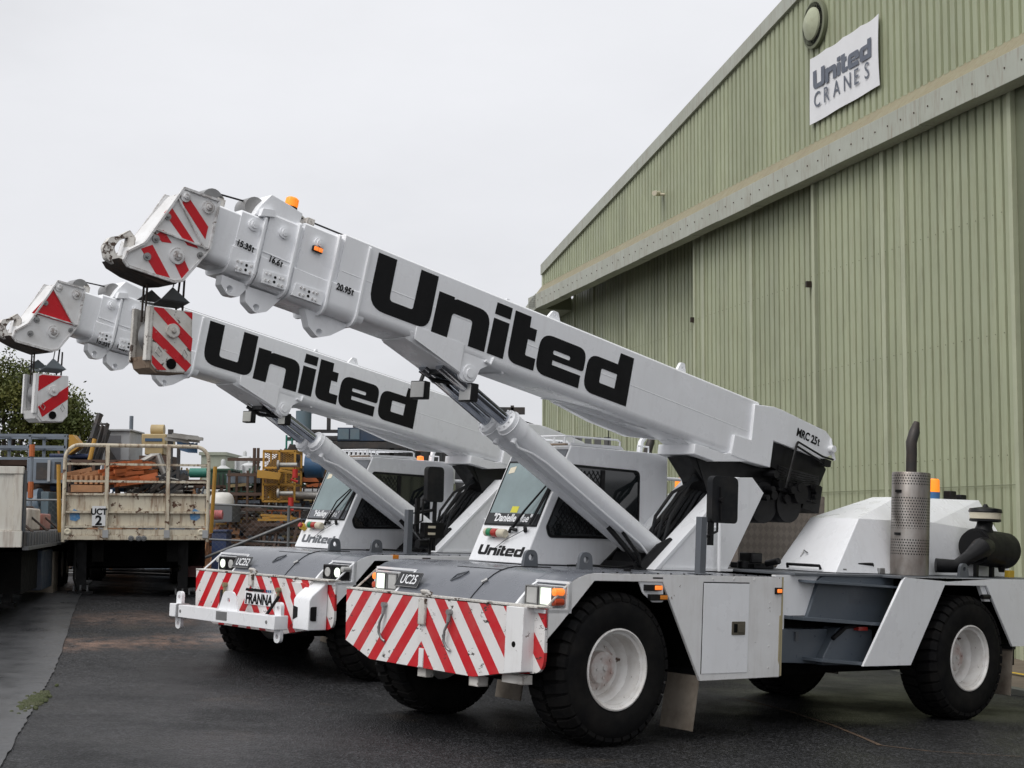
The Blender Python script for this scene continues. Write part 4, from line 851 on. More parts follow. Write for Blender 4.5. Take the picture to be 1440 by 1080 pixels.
    MB().lathe([(.17, 2.44), (.20, 2.45), (.20, 2.475), (.18, 2.475)], Matrix.Translation((-6.84, 1.2, 0)), 28).lathe([(.205, 2.56), (.215, 2.57), (.20, 2.61), (.04, 2.635), (.02, 2.67), (0, 2.67)], Matrix.Translation((-6.84, 1.2, 0)), 28).build('intake_cap', BLK, air)
    MB().lathe([(.185, 2.475), (.195, 2.48), (.20, 2.56), (.18, 2.56)], Matrix.Translation((-6.84, 1.2, 0)), 28, ).build('intake_bowl', CREAM, air)
    P(MB().prism(arc_poly([(-6.0, 1.73), (-6.2, 1.73), (-6.17, 1.90, .08), (-6.03, 1.90, .08)]), 'Y', 1.36, 1.40, [circ(-6.1, 1.83, .03, 12)]), 'lifting_lug', GREYP, bevel=.004)
    P(MB().box(-7.18, -7.06, 1.35, 1.42, 1.74, 1.83), 'stop_box', YEL, bevel=.004)
    return c
BLKP = paint('plate_black', (.02, .021, .023), .35, dirt=0)
NAMEG = paint('name_strip_grey', (.13, .135, .15), .4, dirt=0)
YELD = paint('yellow_sticker', (.65, .6, .05), .5, dirt=0)
RUSTY = paint('rusty_white_paint', (.28, .21, .15), .7, dirt=.7, dirtc=(.12, .07, .045), dscale=9, chips=.75, cscale=10)
RUSTY2 = paint('dark_rusty_steel', (.028, .02, .016), .75, dirt=.5, dirtc=(.10, .055, .03), dscale=9)
BRASSY = paint('brass_fitting', (.30, .27, .15), .5, metal=.3, dirt=.4)
BLUEP = paint('blue_paint', (.03, .11, .25), .4, dirt=.2)
BRONZE = paint('bronze_handle', (.13, .115, .085), .4, metal=.4, dirt=.4)
REDC = paint('red_decal_clean', (.55, .0, .008), .3, dirt=.1, dirtc=(.3, .02, .02))
GUN = paint('gun_grey_steel', (.045, .05, .052), .5, dirt=.5, dirtc=(.09, .06, .04))
GUNL = paint('galvanised_grey', (.20, .23, .25), .5, dirt=.3)
GUNP = paint('exhaust_pipe_steel', (.035, .033, .032), .55, metal=.3, dirt=.5, dirtc=(.10, .06, .04))
LEDF = glass('led_lamp_face', (.42, .42, .38), .2)
def MWORLD(Rm, T):
    M = Matrix(Rm).to_4x4(); M.translation = Vector(T); return M
build_crane('nearer white mobile crane, its chipped striped bumper low above the asphalt', MWORLD(R1, T1), 10.48, False, 3)
build_crane('farther white mobile crane with a white lifting beam across its striped bumper', MWORLD(R2, T2), 9.9, True, 4)

# ------------------------------------------------------------------ ground
NX, NY = R1[0][2]/R1[2][2], R1[1][2]/R1[2][2]
def sm(t): t = max(0, min(1, t)); return t*t*(3-2*t)
def gz(x, y):
    xc = max(-9, min(13, x)); yc = max(6, min(30, y))
    h = T1[2]-NX*(xc-T1[0])-NY*(yc-T1[1])
    return h+.58*sm((y-19)/9)*sm((3.5-x)/7.5)
def axisvals(lo, hi, fine_lo, fine_hi, d):
    v = []; x = fine_lo
    while x <= fine_hi: v.append(x); x += d
    s = d; x = fine_hi
    while x < hi: s *= 1.35; x += s; v.append(x)
    s = d; x = fine_lo
    while x > lo: s *= 1.35; x -= s; v.insert(0, x)
    return v
xs = axisvals(-900, 900, -14, 16, .5); ys = axisvals(-60, 1500, 2, 40, .5)
g = MB(); g.v = [(x, y, gz(x, y)) for y in ys for x in xs]
n = len(xs); g.f = [(j*n+i, j*n+i+1, (j+1)*n+i+1, (j+1)*n+i) for j in range(len(ys)-1) for i in range(n-1)]
def asphalt():
    m, nt, b = new_mat('asphalt_wet')
    n1 = ramp(nt, noise(nt, .35, 5, .6), [(.3, (.010, .010, .011)), (.7, (.024, .024, .0255))])
    sp = N(nt, 'ShaderNodeTexVoronoi'); sp.inputs['Scale'].default_value = 46
    tc = N(nt, 'ShaderNodeTexCoord'); nt.links.new(tc.outputs['Object'], sp.inputs['Vector'])
    agg = ramp(nt, sp.outputs['Color'], [(.0, .25), (.55, .7), (.88, 3.6)])
    mm = N(nt, 'ShaderNodeMix', data_type='RGBA', blend_type='MULTIPLY'); mm.inputs[0].default_value = 1
    nt.links.new(n1, mm.inputs[6]); nt.links.new(agg, mm.inputs[7]); c = mm.outputs[2]
    # tracked dirt in two bands running across the yard
    xyz = N(nt, 'ShaderNodeSeparateXYZ'); nt.links.new(tc.outputs['Object'], xyz.inputs[0])
    def M(op, a, q=None):
        k = N(nt, 'ShaderNodeMath', operation=op)
        for i, v in enumerate((a, q)):
            if v is None: continue
            if isinstance(v, (int, float)): k.inputs[i].default_value = v
            else: nt.links.new(v, k.inputs[i])
        return k.outputs[0]
    nn = noise(nt, .9, 6, .7)
    for yc, wd, am in ((24.85, .75, .95), (27.2, 1.0, .5)):
        d = M('ABSOLUTE', M('ADD', M('SUBTRACT', M('SUBTRACT', xyz.outputs[1], M('MULTIPLY', xyz.outputs[0], .42)), yc), M('MULTIPLY', M('SUBTRACT', nn, .5), 1.6)))
        band = M('SUBTRACT', 1, M('DIVIDE', d, wd)); band = M('MAXIMUM', band, 0)
        lim = ramp(nt, M('MULTIPLY', M('ADD', xyz.outputs[0], 9), .1), [(.1, 0), (.25, 1), (.45, 1), (.62, 0)])
        br = ramp(nt, noise(nt, 4, 6, .7), [(.38, 0), (.62, 1)])
        f = M('MULTIPLY', M('MULTIPLY', M('MULTIPLY', band, lim), br), am)
        c = mix(nt, f, c, (.24, .15, .11))
    f = ramp(nt, noise(nt, .55, 5, .65), [(.60, 0), (.75, .35)]); c = mix(nt, f, c, (.11, .085, .06))
    nt.links.new(c, b.inputs['Base Color'])
    ck = N(nt, 'ShaderNodeTexVoronoi', feature='DISTANCE_TO_EDGE'); ck.inputs['Scale'].default_value = .32
    wv = N(nt, 'ShaderNodeVectorMath', operation='ADD'); ns = N(nt, 'ShaderNodeTexNoise'); ns.inputs['Scale'].default_value = 1.3; ns.inputs['Detail'].default_value = 6
    nt.links.new(tc.outputs['Object'], ns.inputs['Vector']); nt.links.new(tc.outputs['Object'], wv.inputs[0]); nt.links.new(ns.outputs['Color'], wv.inputs[1]); nt.links.new(wv.outputs[0], ck.inputs['Vector'])
    cf = M('MULTIPLY', ramp(nt, ck.outputs['Distance'], [(.0, 1), (.0045, 0)]), ramp(nt, noise(nt, .4, 3), [(.48, 0), (.58, .8)]))
    c = mix(nt, cf, c, (.006, .006, .006)); nt.links.new(c, b.inputs['Base Color'])
    r = ramp(nt, noise(nt, .5, 5, .6), [(.38, .30), (.62, .62)]); nt.links.new(r, b.inputs['Roughness'])
    b.inputs['Specular IOR Level'].default_value = .21
    bump(nt, b, sp.outputs['Distance'], 1.0, .016); return m
ASPH = asphalt()
o = g.build('ground', ASPH, ang=180); o['kind'] = 'structure'
# strip of wet concrete at the left
CONC = paint('wet_concrete', (.050, .051, .054), .36, dirt=.8, dirtc=(.03, .031, .033), dscale=.8, bmp=.35)
def sheet(name, quad, mat, n=14, up=.016):
    b = MB(); (a, b_, c_, d_) = [Vector((*q, 0)) for q in quad]
    for j in range(n+1):
        for i in range(n+1):
            p = a.lerp(b_, i/n).lerp(d_.lerp(c_, i/n), j/n)
            if name == 'concrete_path' and i == n and 0 < j < n: p.x += rnd.uniform(-.012, .012)
            b.v.append((p.x, p.y, gz(p.x, p.y)+up))
    b.f = [(j*(n+1)+i, j*(n+1)+i+1, (j+1)*(n+1)+i+1, (j+1)*(n+1)+i) for j in range(n) for i in range(n)]
    return b.build(name, mat, ang=180)
o = sheet('concrete_path', [(-9.0, 8), (-3.0, 8), (-6.10, 21.0), (-13, 21.0)], CONC, 90); o['kind'] = 'structure'
o = sheet('concrete_path', [(-13, 21.004), (-6.10, 21.004), (-9.4, 35), (-20, 35)], CONC, 30); o['kind'] = 'structure'
o = sheet('far_road', [(-60, 36.8), (20, 36.8), (30, 39), (-60, 39)], paint('dry_road', (.10, .095, .09), .7, dirt=.4, dscale=.8), 20); o['kind'] = 'structure'
mo = MB(); mc = (-5.14, 16.85)
for i in range(260):
    x = mc[0]+rnd.gauss(0, .05); y = mc[1]+rnd.gauss(0, .42); x -= (y-mc[1])*.16; z = gz(x, y)+.012
    mo.lathe([(.028, 0), (.016, .012), (0, .015)], Matrix.Translation((x, y, z)) @ Matrix.Rotation(rnd.random(), 4, 'X'), 6)
o = mo.build('moss', paint('moss', (.045, .055, .018), .9, dirt=.4)); o['kind'] = 'stuff'

# ------------------------------------------------------------------ hangar (frame: x along the facade away from us, y out of the wall, z up)
HO_ = (HO[0], HO[1], 0)
MH = Matrix(((HD[0], HN[0], 0, HO_[0]), (HD[1], HN[1], 0, HO_[1]), (0, 0, 1, 0), (0, 0, 0, 1)))
OLIVE = paint('olive_cladding', (.385, .415, .275), .55, dirt=.35, dirtc=(.26, .28, .19), dscale=.5, streak=.2, spec=.35, band=.4)
OLIVE2 = paint('olive_trim', (.43, .455, .32), .55, dirt=.3, dirtc=(.17, .18, .14), dscale=1, streak=.15, spec=.35)
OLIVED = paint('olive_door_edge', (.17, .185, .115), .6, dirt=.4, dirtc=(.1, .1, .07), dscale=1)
FASC = paint('grey_green_flashing', (.40, .415, .355), .5, dirt=.35, dirtc=(.25, .25, .19), dscale=.8, streak=.35, spec=.35)
SAND = paint('sandy_flashing', (.27, .245, .155), .65, dirt=.4, dirtc=(.2, .16, .1), dscale=1.5, streak=.3)
HB = -.45
hangar = thing('hangar', 'olive green corrugated hangar with tall sliding doors and a curved gable', 'hangar', M=MH)
def ztop(s):
    s = abs(s+1.5)
    pts = [(0, 15.9), (4, 15.55), (10.7, 14.55), (20, 13.15), (28.4, 11.92), (31.1, 11.50)]
    for (a, za), (b, zb) in zip(pts, pts[1:]):
        if a <= s <= b: return za+(zb-za)*(s-a)/(b-a)
    return 11.35
def cladding(s0, s1, zb, zt, pitch, prof, y):
    """ribbed sheet; prof = list of (fraction of pitch, height out)"""
    b = MB(); pts = []; s = s0
    while s < s1:
        for fr, h in prof:
            if s+fr*pitch <= s1: pts.append((s+fr*pitch, h))
        s += pitch
    for s, h in pts:
        b.v += [(s, y+h, zb), (s, y+h, zt(s) if callable(zt) else zt)]
    b.f = [(2*i, 2*i+1, 2*i+3, 2*i+2) for i in range(len(pts)-1)]
    return b
G_PROF = [(0, 0), (.55, 0), (.60, -.055), (.88, -.055), (.93, 0)]
D_PROF = [(0, 0), (.66, 0), (.70, -.06), (.90, -.06), (.94, 0)]
cladding(-18, 29.45, 10.82, lambda s: ztop(s)-.02, .26, G_PROF, .08).build('gable_cladding', OLIVE, hangar, ang=20)
# body behind (roof and side), so the building has depth
rf = MB(); n = 40
prof = [(-34.0+i*63.45/n) for i in range(n+1)]
for s in prof: rf.v += [(s, .0, ztop(s)), (s, -45, ztop(s)), (s, 0, ztop(s)-.25), (s, -45, ztop(s)-.25)]
for i in range(n):
    a = 4*i; b = a+4
    rf.f += [(a, a+1, b+1, b), (a+2, a+3, b+3, b+2), (a, b, b+2, a+2)]
rf.build('roof', FASC, hangar)
fa = MB()
for a, b in zip(prof, prof[1:]):
    fa.prism([(a, ztop(a)-.33), (b, ztop(b)-.33), (b, ztop(b)+.05), (a, ztop(a)+.05)], 'Y', .0, .16)
fa.build('roof_fascia', FASC, hangar)
MB().box(29.30, 29.50, -.1, .10, 10.5, 11.5).build('corner_trim', OLIVE2, hangar)
MB().box(28.05, 29.40, -45, -1.95, HB, 11.25).build('side_wall', OLIVE, hangar)
MB().add([(-18, .03, 10.88), (29.5, .03, 10.88), (29.5, .34, 10.47), (-18, .34, 10.47), (-18, -.1, 10.88), (29.5, -.1, 10.88), (29.5, -.1, 10.47), (-18, -.1, 10.47)], [(0, 1, 2, 3), (4, 5, 6, 7), (0, 1, 5, 4), (3, 2, 6, 7)]).build('gable_flashing', SAND, hangar)
bm_ = MB(); 
for k in range(24):
    s0 = -17.6+k*2.0
    bm_.box(s0, s0+1.992, .0, .36, 9.93+(.01 if k % 2 else 0), 10.47)
bm_.build('door_head_beam', FASC, hangar, bevel=.006)
rv = MB()
for k in range(80):
    s0 = -12+k*.52; rv.cyl((s0, .36, 10.22), (s0, .375, 10.22), .018, seg=6)
rv.build('beam_fixing', paint('rusty_fixing', (.08, .055, .04), .8, dirt=0), hangar)
MB().box(-18, 29.3, -2.3, -1.9, 9.7, 11.3).box(-18, 15.2, -1.9, .0, 10.36, 10.45).build('door_track', DARK, hangar)
def door(s0, s1, y, joints, name='sliding_door', base=HB+.1, mat=OLIVE, top=10.34):
    dd = cladding(s0+.10, s1-.06, base, top, .283, D_PROF, y).build(name, mat, hangar, ang=20)
    f = MB().box(s0-.02, s0+.10, y-.12, y+.05, base, top).box(s1-.10, s1+.02, y-.12, y+.05, base, top)
    for j in joints: f.box(j, j+.16, y, y+.048, base, top)
    f.build('door_stile', OLIVE2, dd, bevel=.004)
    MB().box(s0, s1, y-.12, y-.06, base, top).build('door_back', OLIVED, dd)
    MB().box(s0+.1, s1-.1, y+.041, y+.046, 2.86, 2.875).build('sheet_joint', OLIVED, dd)
    q = MB()
    for z in (1.2, 3.4, 5.6, 7.8):
        for k in range(int((s1-s0)/.283)): q.cyl((s0+.1+.283*k+.235, y+.04, z), (s0+.1+.283*k+.235, y+.05, z), .012, seg=5)
    q.build('door_fixing', OLIVED, dd)
    return dd
door(-.13, 7.80, -.05, (3.66, 4.48))
door(7.90, 15.65, -.30, (11.7, 14.9))
door(15.3, 23.4, -1.0, (19.5,), top=11.3)
door(23.5, 29.3, -1.1, (27.0,), top=11.3)
door(29.3, 33.3, -1.1, (31.2,), top=10.4)
MB().box(29.5, 33.3, -1.5, -1.25, HB, 10.4).build('jamb_wall', OLIVE, hangar)
door(-8.2, -.45, -.75, (-2.3, -4.4))
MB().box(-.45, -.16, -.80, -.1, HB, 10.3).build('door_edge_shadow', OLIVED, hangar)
MB().box(7.79, 7.91, -.42, -.20, HB, 10.3).build('door_seam', DARK, hangar)
for s0, z in [(15.653, 7.804), (8.468, 7.726)]: 
    MB().box(s0-.06, s0+.02, -.28, -.16, z-.07, z+.07).build('door_latch', RUSTY2, hangar)
# lean-to flashing at the far end
MB().prism([(29.4, 10.5), (31.6, 9.98), (31.6, 9.80), (29.4, 9.93)], 'Y', -1.0, .36).build('end_flashing', FASC, hangar)
ap = MB(); ap.box(-20, 30, -1.3, 2.6, HB-.3, HB+.16)
MB().box(29.35, 31.5, -1.0, -.05, 9.95, 10.4).build('beam_end_box', OLIVED, hangar)
# vent, camera
vt = tag(MB().lathe([(.50, 0), (.56, .02), (.56, .10), (.50, .12)], None, 32).build('gable_vent', OLIVED, M=MH @ axis_M((7.23, .08, 13.52), (0, 1, 0))), 'round domed vent high on the gable beside the company banner', 'vent')
MB().lathe([(.40, .03), (.37, .16), (.24, .24), (0, .27)], None, 28).build('vent_dome', OLIVE2, vt)
MB().lathe([(.50, .12), (.42, .05), (.40, .04)], None, 28).build('vent_throat', DARK, vt)
cm = tag(MB().tube([(17.0, .02, 11.62), (17.0, .22, 11.60)], .04, 8).build('security_camera', CREAM, M=MH), 'small pale security camera on the gable cladding above the door beam', 'camera')
MB().tube([(17.15, .18, 11.66), (16.7, .50, 11.56)], .075, 12).build('camera_body', CREAM, cm)
# banner
bnr = MB(); nx, nz = 24, 12
bc = [(7.461, 12.769), (4.259, 12.799), (4.256, 11.272), (7.495, 11.233)]
def bpt(u, v):
    s = (bc[0][0]*(1-u)+bc[1][0]*u)*(1-v)+(bc[3][0]*(1-u)+bc[2][0]*u)*v; z = (bc[0][1]*(1-u)+bc[1][1]*u)*(1-v)+(bc[3][1]*(1-u)+bc[2][1]*u)*v
    z -= .03*abs(math.sin(u*PI*4))*(1-v); return (s, .155+.012*math.sin(u*13+v*2)+(.02*(u-.85)/.15*math.sin(v*PI) if u > .85 else 0), z)
for t in (0, 1):
    for j in range(nz+1):
        for i in range(nx+1):
            p = bpt(i/nx, j/nz); bnr.v.append((p[0], p[1]-t*.006, p[2]))
N1 = (nx+1)*(nz+1)
for j in range(nz):
    for i in range(nx):
        a = j*(nx+1)+i; bnr.f += [(a, a+1, a+nx+2, a+nx+1), (a+N1, a+nx+1+N1, a+nx+2+N1, a+1+N1)]
bn = tag(bnr.build('banner', paint('banner_vinyl', (.78, .78, .79), .5, dirt=.15, dirtc=(.5, .5, .48), dscale=2, bmp=.1), M=MH), 'white vinyl company banner with grey lettering fixed to the hangar gable', 'banner')
SLATE = paint('slate_lettering', (.10, .115, .15), .5, dirt=.3, dirtc=(.16, .17, .2))
united(MB(), frame((7.28, .175, 12.235), (-1, 0, 0), (0, 0, 1)) @ Matrix.Scale(.755, 4)).build('banner_lettering', SLATE, bn)
for i, ch in enumerate('CRANES'):
    put(text_mb(ch, .50, .004, sx=.98), frame((7.26-i*.475, .18, 11.56), (-1, 0, 0), (0, 0, 1))).build('banner_lettering', SLATE, bn)
# apron with block kerb in front of the doors
APR = paint('apron_concrete', (.15, .115, .085), .6, dirt=.6, dirtc=(.07, .06, .05), dscale=1.2, bmp=.15)
def hw(s, y): return (HO[0]+HD[0]*s+HN[0]*y, HO[1]+HD[1]*s+HN[1]*y)
ab = MB(); nn_ = 40
for i in range(nn_+1):
    s = -14+i*44/nn_
    for y, up in ((2.55, -.25), (2.55, .085), (-1.2, .10)):
        p = hw(s, y); ab.v.append((p[0], p[1], gz(*hw(s, 2.55))+up))
for i in range(nn_): 
    for k in range(2): ab.f.append((3*i+k, 3*i+3+k, 3*i+4+k, 3*i+1+k))
o = ab.build('apron', APR); o['kind'] = 'structure'
kb = MB()
for i in range(70):
    s = -12+i*.60; p = hw(s, 2.62); q = hw(s+.585, 2.62); z = gz(*p)
    kb.beam((p[0], p[1], z-.02), (q[0], q[1], gz(*q)-.02), .16, .23)
o = kb.build('kerb', paint('mossy_kerb_block', (.13, .135, .115), .75, dirt=.7, dirtc=(.06, .065, .05), dscale=3), bevel=.01); o['kind'] = 'structure'
lp = [hw(s, 4.0+.35*math.sin(s*.7)) for s in (-3, -1.5, 0, 1.2, 2.0, 3.0, 4.2)]
ln = MB()
for a, b in ((hw(-6, 1.6), hw(.4, 1.5)), (hw(.4, 1.5), hw(.9, .2))):
    za = gz(*hw(0, 2.55))+.106; ln.beam((a[0], a[1], za), (b[0], b[1], za), .004, .10, up=(0, 0, 1)) if 0 else ln.prism([(a[0]-.05, a[1]), (a[0]+.05, a[1]), (b[0]+.05, b[1]), (b[0]-.05, b[1])], 'Z', za, za+.004)
o = ln.build('yellow_line', YEL); o['kind'] = 'structure'

lw = MB()
LP_ = [(3.0, 20.4), (3.4, 19.2), (3.69, 17.91), (3.80, 17.0), (3.86, 16.3), (4.3, 16.0), (5.2, 15.9)]
for (ax_, ay_), (bx_, by_) in zip(LP_, LP_[1:]):
    for k in range(6):
        t0, t1 = k/6, (k+1)/6
        p = [(ax_+(bx_-ax_)*t, ay_+(by_-ay_)*t) for t in (t0, t1)]; w_ = .018+.01*rnd.random()
        lw.v += [(p[0][0]-w_, p[0][1], gz(*p[0])+.006), (p[0][0]+w_, p[0][1], gz(*p[0])+.006), (p[1][0]+w_, p[1][1], gz(*p[1])+.006), (p[1][0]-w_, p[1][1], gz(*p[1])+.006)]; q = len(lw.v); lw.f.append((q-4, q-3, q-2, q-1))
o = lw.build('ground_seam', paint('rusty_seam', (.10, .06, .035), .8, dirt=.9, dirtc=(.02, .02, .02), dscale=8)); o['kind'] = 'structure'

# ------------------------------------------------------------------ yard behind
FY = 36.0
def wpt(x, y, z): return (x, y, z)
GAL = paint('galvanised_tube', (.15, .155, .16), .5, metal=.3, dirt=.4, dirtc=(.12, .1, .08))
fz = lambda x: gz(x, FY)
fence = thing('chain_link_fence', 'galvanised chain link fence and braced gate between the yard and the scrap', 'fence')
rl = MB(); x0, x1 = -14.0, 1.5; H_ = 1.75
for z in (.06, .12, .93, H_): rl.tube([(x, FY, fz(x)+z) for x in (x0, -9, -7, -5, -3, -1, x1)], .025 if z != .12 else .018, 8)
rl.build('rail', GAL, fence)
for i in range(8):
    x = x0+i*2.2; MB().tube([(x, FY, fz(x)), (x, FY, fz(x)+H_+.05)], .035, 8).build('post', GAL, fence)
for a, b in (((-7.9, .15), (-4.9, 1.5)), ((-9.6, 1.1), (-7.7, .35))):
    MB().tube([(a[0], FY-.05, fz(a[0])+a[1]), (b[0], FY-.05, fz(b[0])+b[1])], .035, 8).build('brace', GAL, fence)
ml = MB(); step = .13
k = x0-2
while k < x1:
    for sg in (1, -1):
        a = k; b = k+H_*sg
        if sg < 0: a += H_; b = k
        lo, hi = (a, b)
        ml.beam((a, FY, fz(a)+.05), (b, FY, fz(b)+H_-.02), .0035)
    k += step
ml.build('wire_mesh', GAL, fence)

def beams(b, n, c, d, L, w, jit, rn_):
    """a loose pile of beams about centre c, direction d"""
    for i in range(n):
        p = Vector(c)+Vector((rn_.uniform(-jit[0], jit[0]), rn_.uniform(-jit[1], jit[1]), rn_.uniform(-jit[2], jit[2])))
        q = Vector(d).normalized()+Vector((rn_.gauss(0, .06), rn_.gauss(0, .06), rn_.gauss(0, .03)))
        l = L*rn_.uniform(.6, 1); b.beam(p-q*l/2, p+q*l/2, w, w*1.6)
    return b
def P_(c, name, **k): return paint(name, c, **k)
ORG = P_((.42, .11, .03), 'orange_rack_paint', rough=.6, dirt=.6, dirtc=(.15, .06, .03), dscale=3, chips=.3)
ORG2 = P_((.38, .19, .09), 'rusty_orange_steel', rough=.7, dirt=.6, dirtc=(.14, .07, .04), dscale=3)
MUST = P_((.42, .225, .03), 'mustard_paint', rough=.6, dirt=.5, dirtc=(.25, .13, .04), dscale=3, chips=.4)
BGREY = P_((.17, .20, .24), 'blue_grey_paint', rough=.6, dirt=.5, dirtc=(.08, .08, .08), dscale=2)
BROWN = P_((.09, .055, .04), 'brown_rust', rough=.8, dirt=.6, dirtc=(.05, .03, .02), dscale=3)
DGR = P_((.035, .035, .037), 'sooty_steel', rough=.7, dirt=.6, dirtc=(.1, .07, .05), dscale=3)
LGR = P_((.36, .37, .38), 'pale_grey_cabinet', rough=.5, dirt=.5, dirtc=(.2, .17, .15), dscale=1.5)
TAN = P_((.42, .32, .16), 'tan_machine_paint', rough=.5, dirt=.5, dirtc=(.2, .13, .08), dscale=2)
BLUE = P_((.025, .085, .18), 'blue_drum_paint', rough=.5, dirt=.4)
LBLUE = P_((.11, .16, .19), 'light_blue_sheet', rough=.5, dirt=.5, dirtc=(.2, .2, .2))
TANKW = P_((.55, .56, .56), 'tank_grey', rough=.5, dirt=.4, dirtc=(.35, .35, .34), dscale=1)
DGREEN = P_((.03, .09, .055), 'dark_green_machine', rough=.5, dirt=.5)
TEAL = P_((.03, .20, .15), 'teal_tube', rough=.5)
PINK = P_((.45, .12, .12), 'faded_red_motor', rough=.6, dirt=.4)
NAVY = P_((.02, .04, .11), 'navy_bin', rough=.5, dirt=.4)
NAVY2 = P_((.022, .045, .085), 'dark_blue_cabin', rough=.5, dirt=.5)
PIPE = P_((.34, .33, .31), 'bare_pipe', rough=.45, metal=.5, dirt=.6)
def lattice(x0, x1, z0, z1, y, d, w, nx, nz, diag=False):
    b = MB()
    for yy in (y, y+d):
        for i in range(nx+1): x = x0+(x1-x0)*i/nx; b.beam((x, yy, z0), (x, yy, z1), w)
        for j in range(nz+1): z = z0+(z1-z0)*j/nz; b.beam((x0, yy, z), (x1, yy, z), w)
    for i in range(nx+1):
        for j in range(nz+1): b.beam((x0+(x1-x0)*i/nx, y, z0+(z1-z0)*j/nz), (x0+(x1-x0)*i/nx, y+d, z0+(z1-z0)*j/nz), w)
    if diag: b.beam((x0, y, z0), (x1, y, z1), w*.6).beam((x1, y, z0), (x0, y, z1), w*.6)
    return b
def WZ(box, y):
    return box
def TH(b, name, mat, label, cat, group=None, **k):
    return tag(b.build(name, mat, **k), label, cat, group)
def px(q): return q[0][0], q[1][0], q[1][1], q[0][1]   # two opposite corners -> x0,x1,zlow,zhigh
rn = random.Random(5)
# blue grey frames at the far left
x0, x1, z0, z1 = px([(-13.339, 4.369), (-11.615, 3.766)])
TH(lattice(x0-2.0, x1, z0, z1, 40, 1.2, .07, 4, 2), 'rack_stand', BGREY, 'blue grey open steel frame on top of the left scrap stack', 'frame')
x0, x1, z0, z1 = px([(-12.457, 3.759), (-11.486, 3.107)])
w_ = TH(MB().box(x0, x1, 39.5, 41.5, z0, z1), 'machine_housing', BGREY, 'blue grey machine housing with dark openings under the open frame', 'housing', bevel=.02)
MB().box(x0+.25, x0+.62, 39.48, 39.5, z0+.1, z1-.12).box(x0+.72, x1-.1, 39.48, 39.5, z0+.12, z1-.1).build('opening', DGR, w_)
MB().box(x0+.55, x0+.62, 39.44, 39.49, z0+.05, z1-.05).build('divider', LGR, w_)
x0, x1, z0, z1 = px([(-13.318, 3.757), (-12.617, 2.745)])
TH(beams(MB(), 26, ((x0+x1)/2-.4, 40.8, (z0+z1)/2), (1, .1, 0), 2.4, .08, (.6, .5, .45), rn), 'steel_offcuts', BROWN, 'brown steel offcuts stacked behind the white trailer headboard', 'offcuts')
x0, x1, z0, z1 = px([(-12.667, 3.114), (-11.523, 2.603)])
TH(beams(MB(), 30, ((x0+x1)/2, 40.8, (z0+z1)/2), (1, .1, 0), 1.3, .07, (.35, .5, .25), rn), 'beam_pile', BROWN, 'rust brown beam pile under the blue grey housing', 'beam pile')
(a, b) = [(-12.434, 1.924), (-11.713, 2.726)]

DUCT = P_((.09, .13, .17), 'duct_blue', rough=.35, dirt=.5, dirtc=(.05, .06, .07))
dct = TH(MB().tube([(a[0]-.2, 38.9, a[1]+.42), (b[0]-.10, 38.9, b[1]-.20)], [.40, .46], 28), 'duct', DUCT, 'large blue grey round duct lying behind the fence', 'duct', ang=50)
MB().box(b[0]-.05, b[0]+.14, 38.5, 39.3, b[1]-.75, b[1]+.15).build('duct_flange', LBLUE, dct, bevel=.01)
for i, (xx, za, zb_, m_) in enumerate(((42, 640, 710, BGREY), (16, 638, 660, BLUE), (26, 642, 662, BLUE))):
    pass
(a, b) = [(-11.932, 2.367), (-11.988, 4.042)]
po = TH(MB().tube([(a[0], 38.2, gz(a[0], 38.2)), (a[0], 38.2, b[1])], .05, 8), 'marker_post', BGREY, 'thin grey post with orange bands standing in front of the duct', 'post')
MB().tube([(a[0], 38.2, b[1]-.3), (a[0], 38.2, b[1])], .07, 8).tube([(a[0], 38.2, a[1]+.35), (a[0], 38.2, a[1]+.75)], .07, 8).build('orange_band', ORG, po)
# leaning black slats
sl = [(-11.455, 3.6), (-10.743, 3.604), (-10.847, 4.598), (-10.989, 4.954), (-11.111, 4.634)]
b = MB()
for k in range(26):
    t = k/25; xb = sl[0][0]+(sl[1][0]-sl[0][0])*t; xt = sl[3][0]-.15+.30*t+rn.gauss(0, .05); zt = sl[2][1]-.3*(1-t)+rn.uniform(-.1, .25)
    b.beam((xb-.25, 40.5+.3*rn.random(), sl[0][1]-.2), (xt, 40.9+.3*rn.random(), zt), .05, .10)
b.beam((sl[1][0]-.3, 40.4, sl[2][1]-.3), (sl[3][0]+.08, 40.6, sl[3][1]+.03), .12).beam((sl[3][0]-.1, 40.5, sl[3][1]-.25), (sl[3][0]+.3, 40.5, sl[3][1]-.25), .05)
TH(b, 'slat_bundle', DGR, 'leaning bundle of black steel slats rising to a point', 'slats')
(a, b, c_, d_) = [(-11.543, 4.389), (-11.304, 3.869), (-10.869, 4.28), (-10.964, 3.684)]
TH(MB().loft([[(a[0], 40, a[1]), (a[0]+.1, 40, a[1]), (a[0]+.1, 40.4, a[1]), (a[0], 40.4, a[1])], [(a[0], 40, b[1]), (b[0]+.1, 40, b[1]+.25), (b[0]+.1, 40.4, b[1]+.25), (a[0], 40.4, b[1])]]), 'yellow_bracket', MUST, 'yellow angled bracket left of the black slat bundle', 'bracket')
TH(MB().tube([(c_[0], 40.0, c_[1]), (d_[0], 39.9, d_[1])], .06, 8), 'yellow_strut', MUST, 'yellow strut leaning in front of the black slat bundle', 'strut')
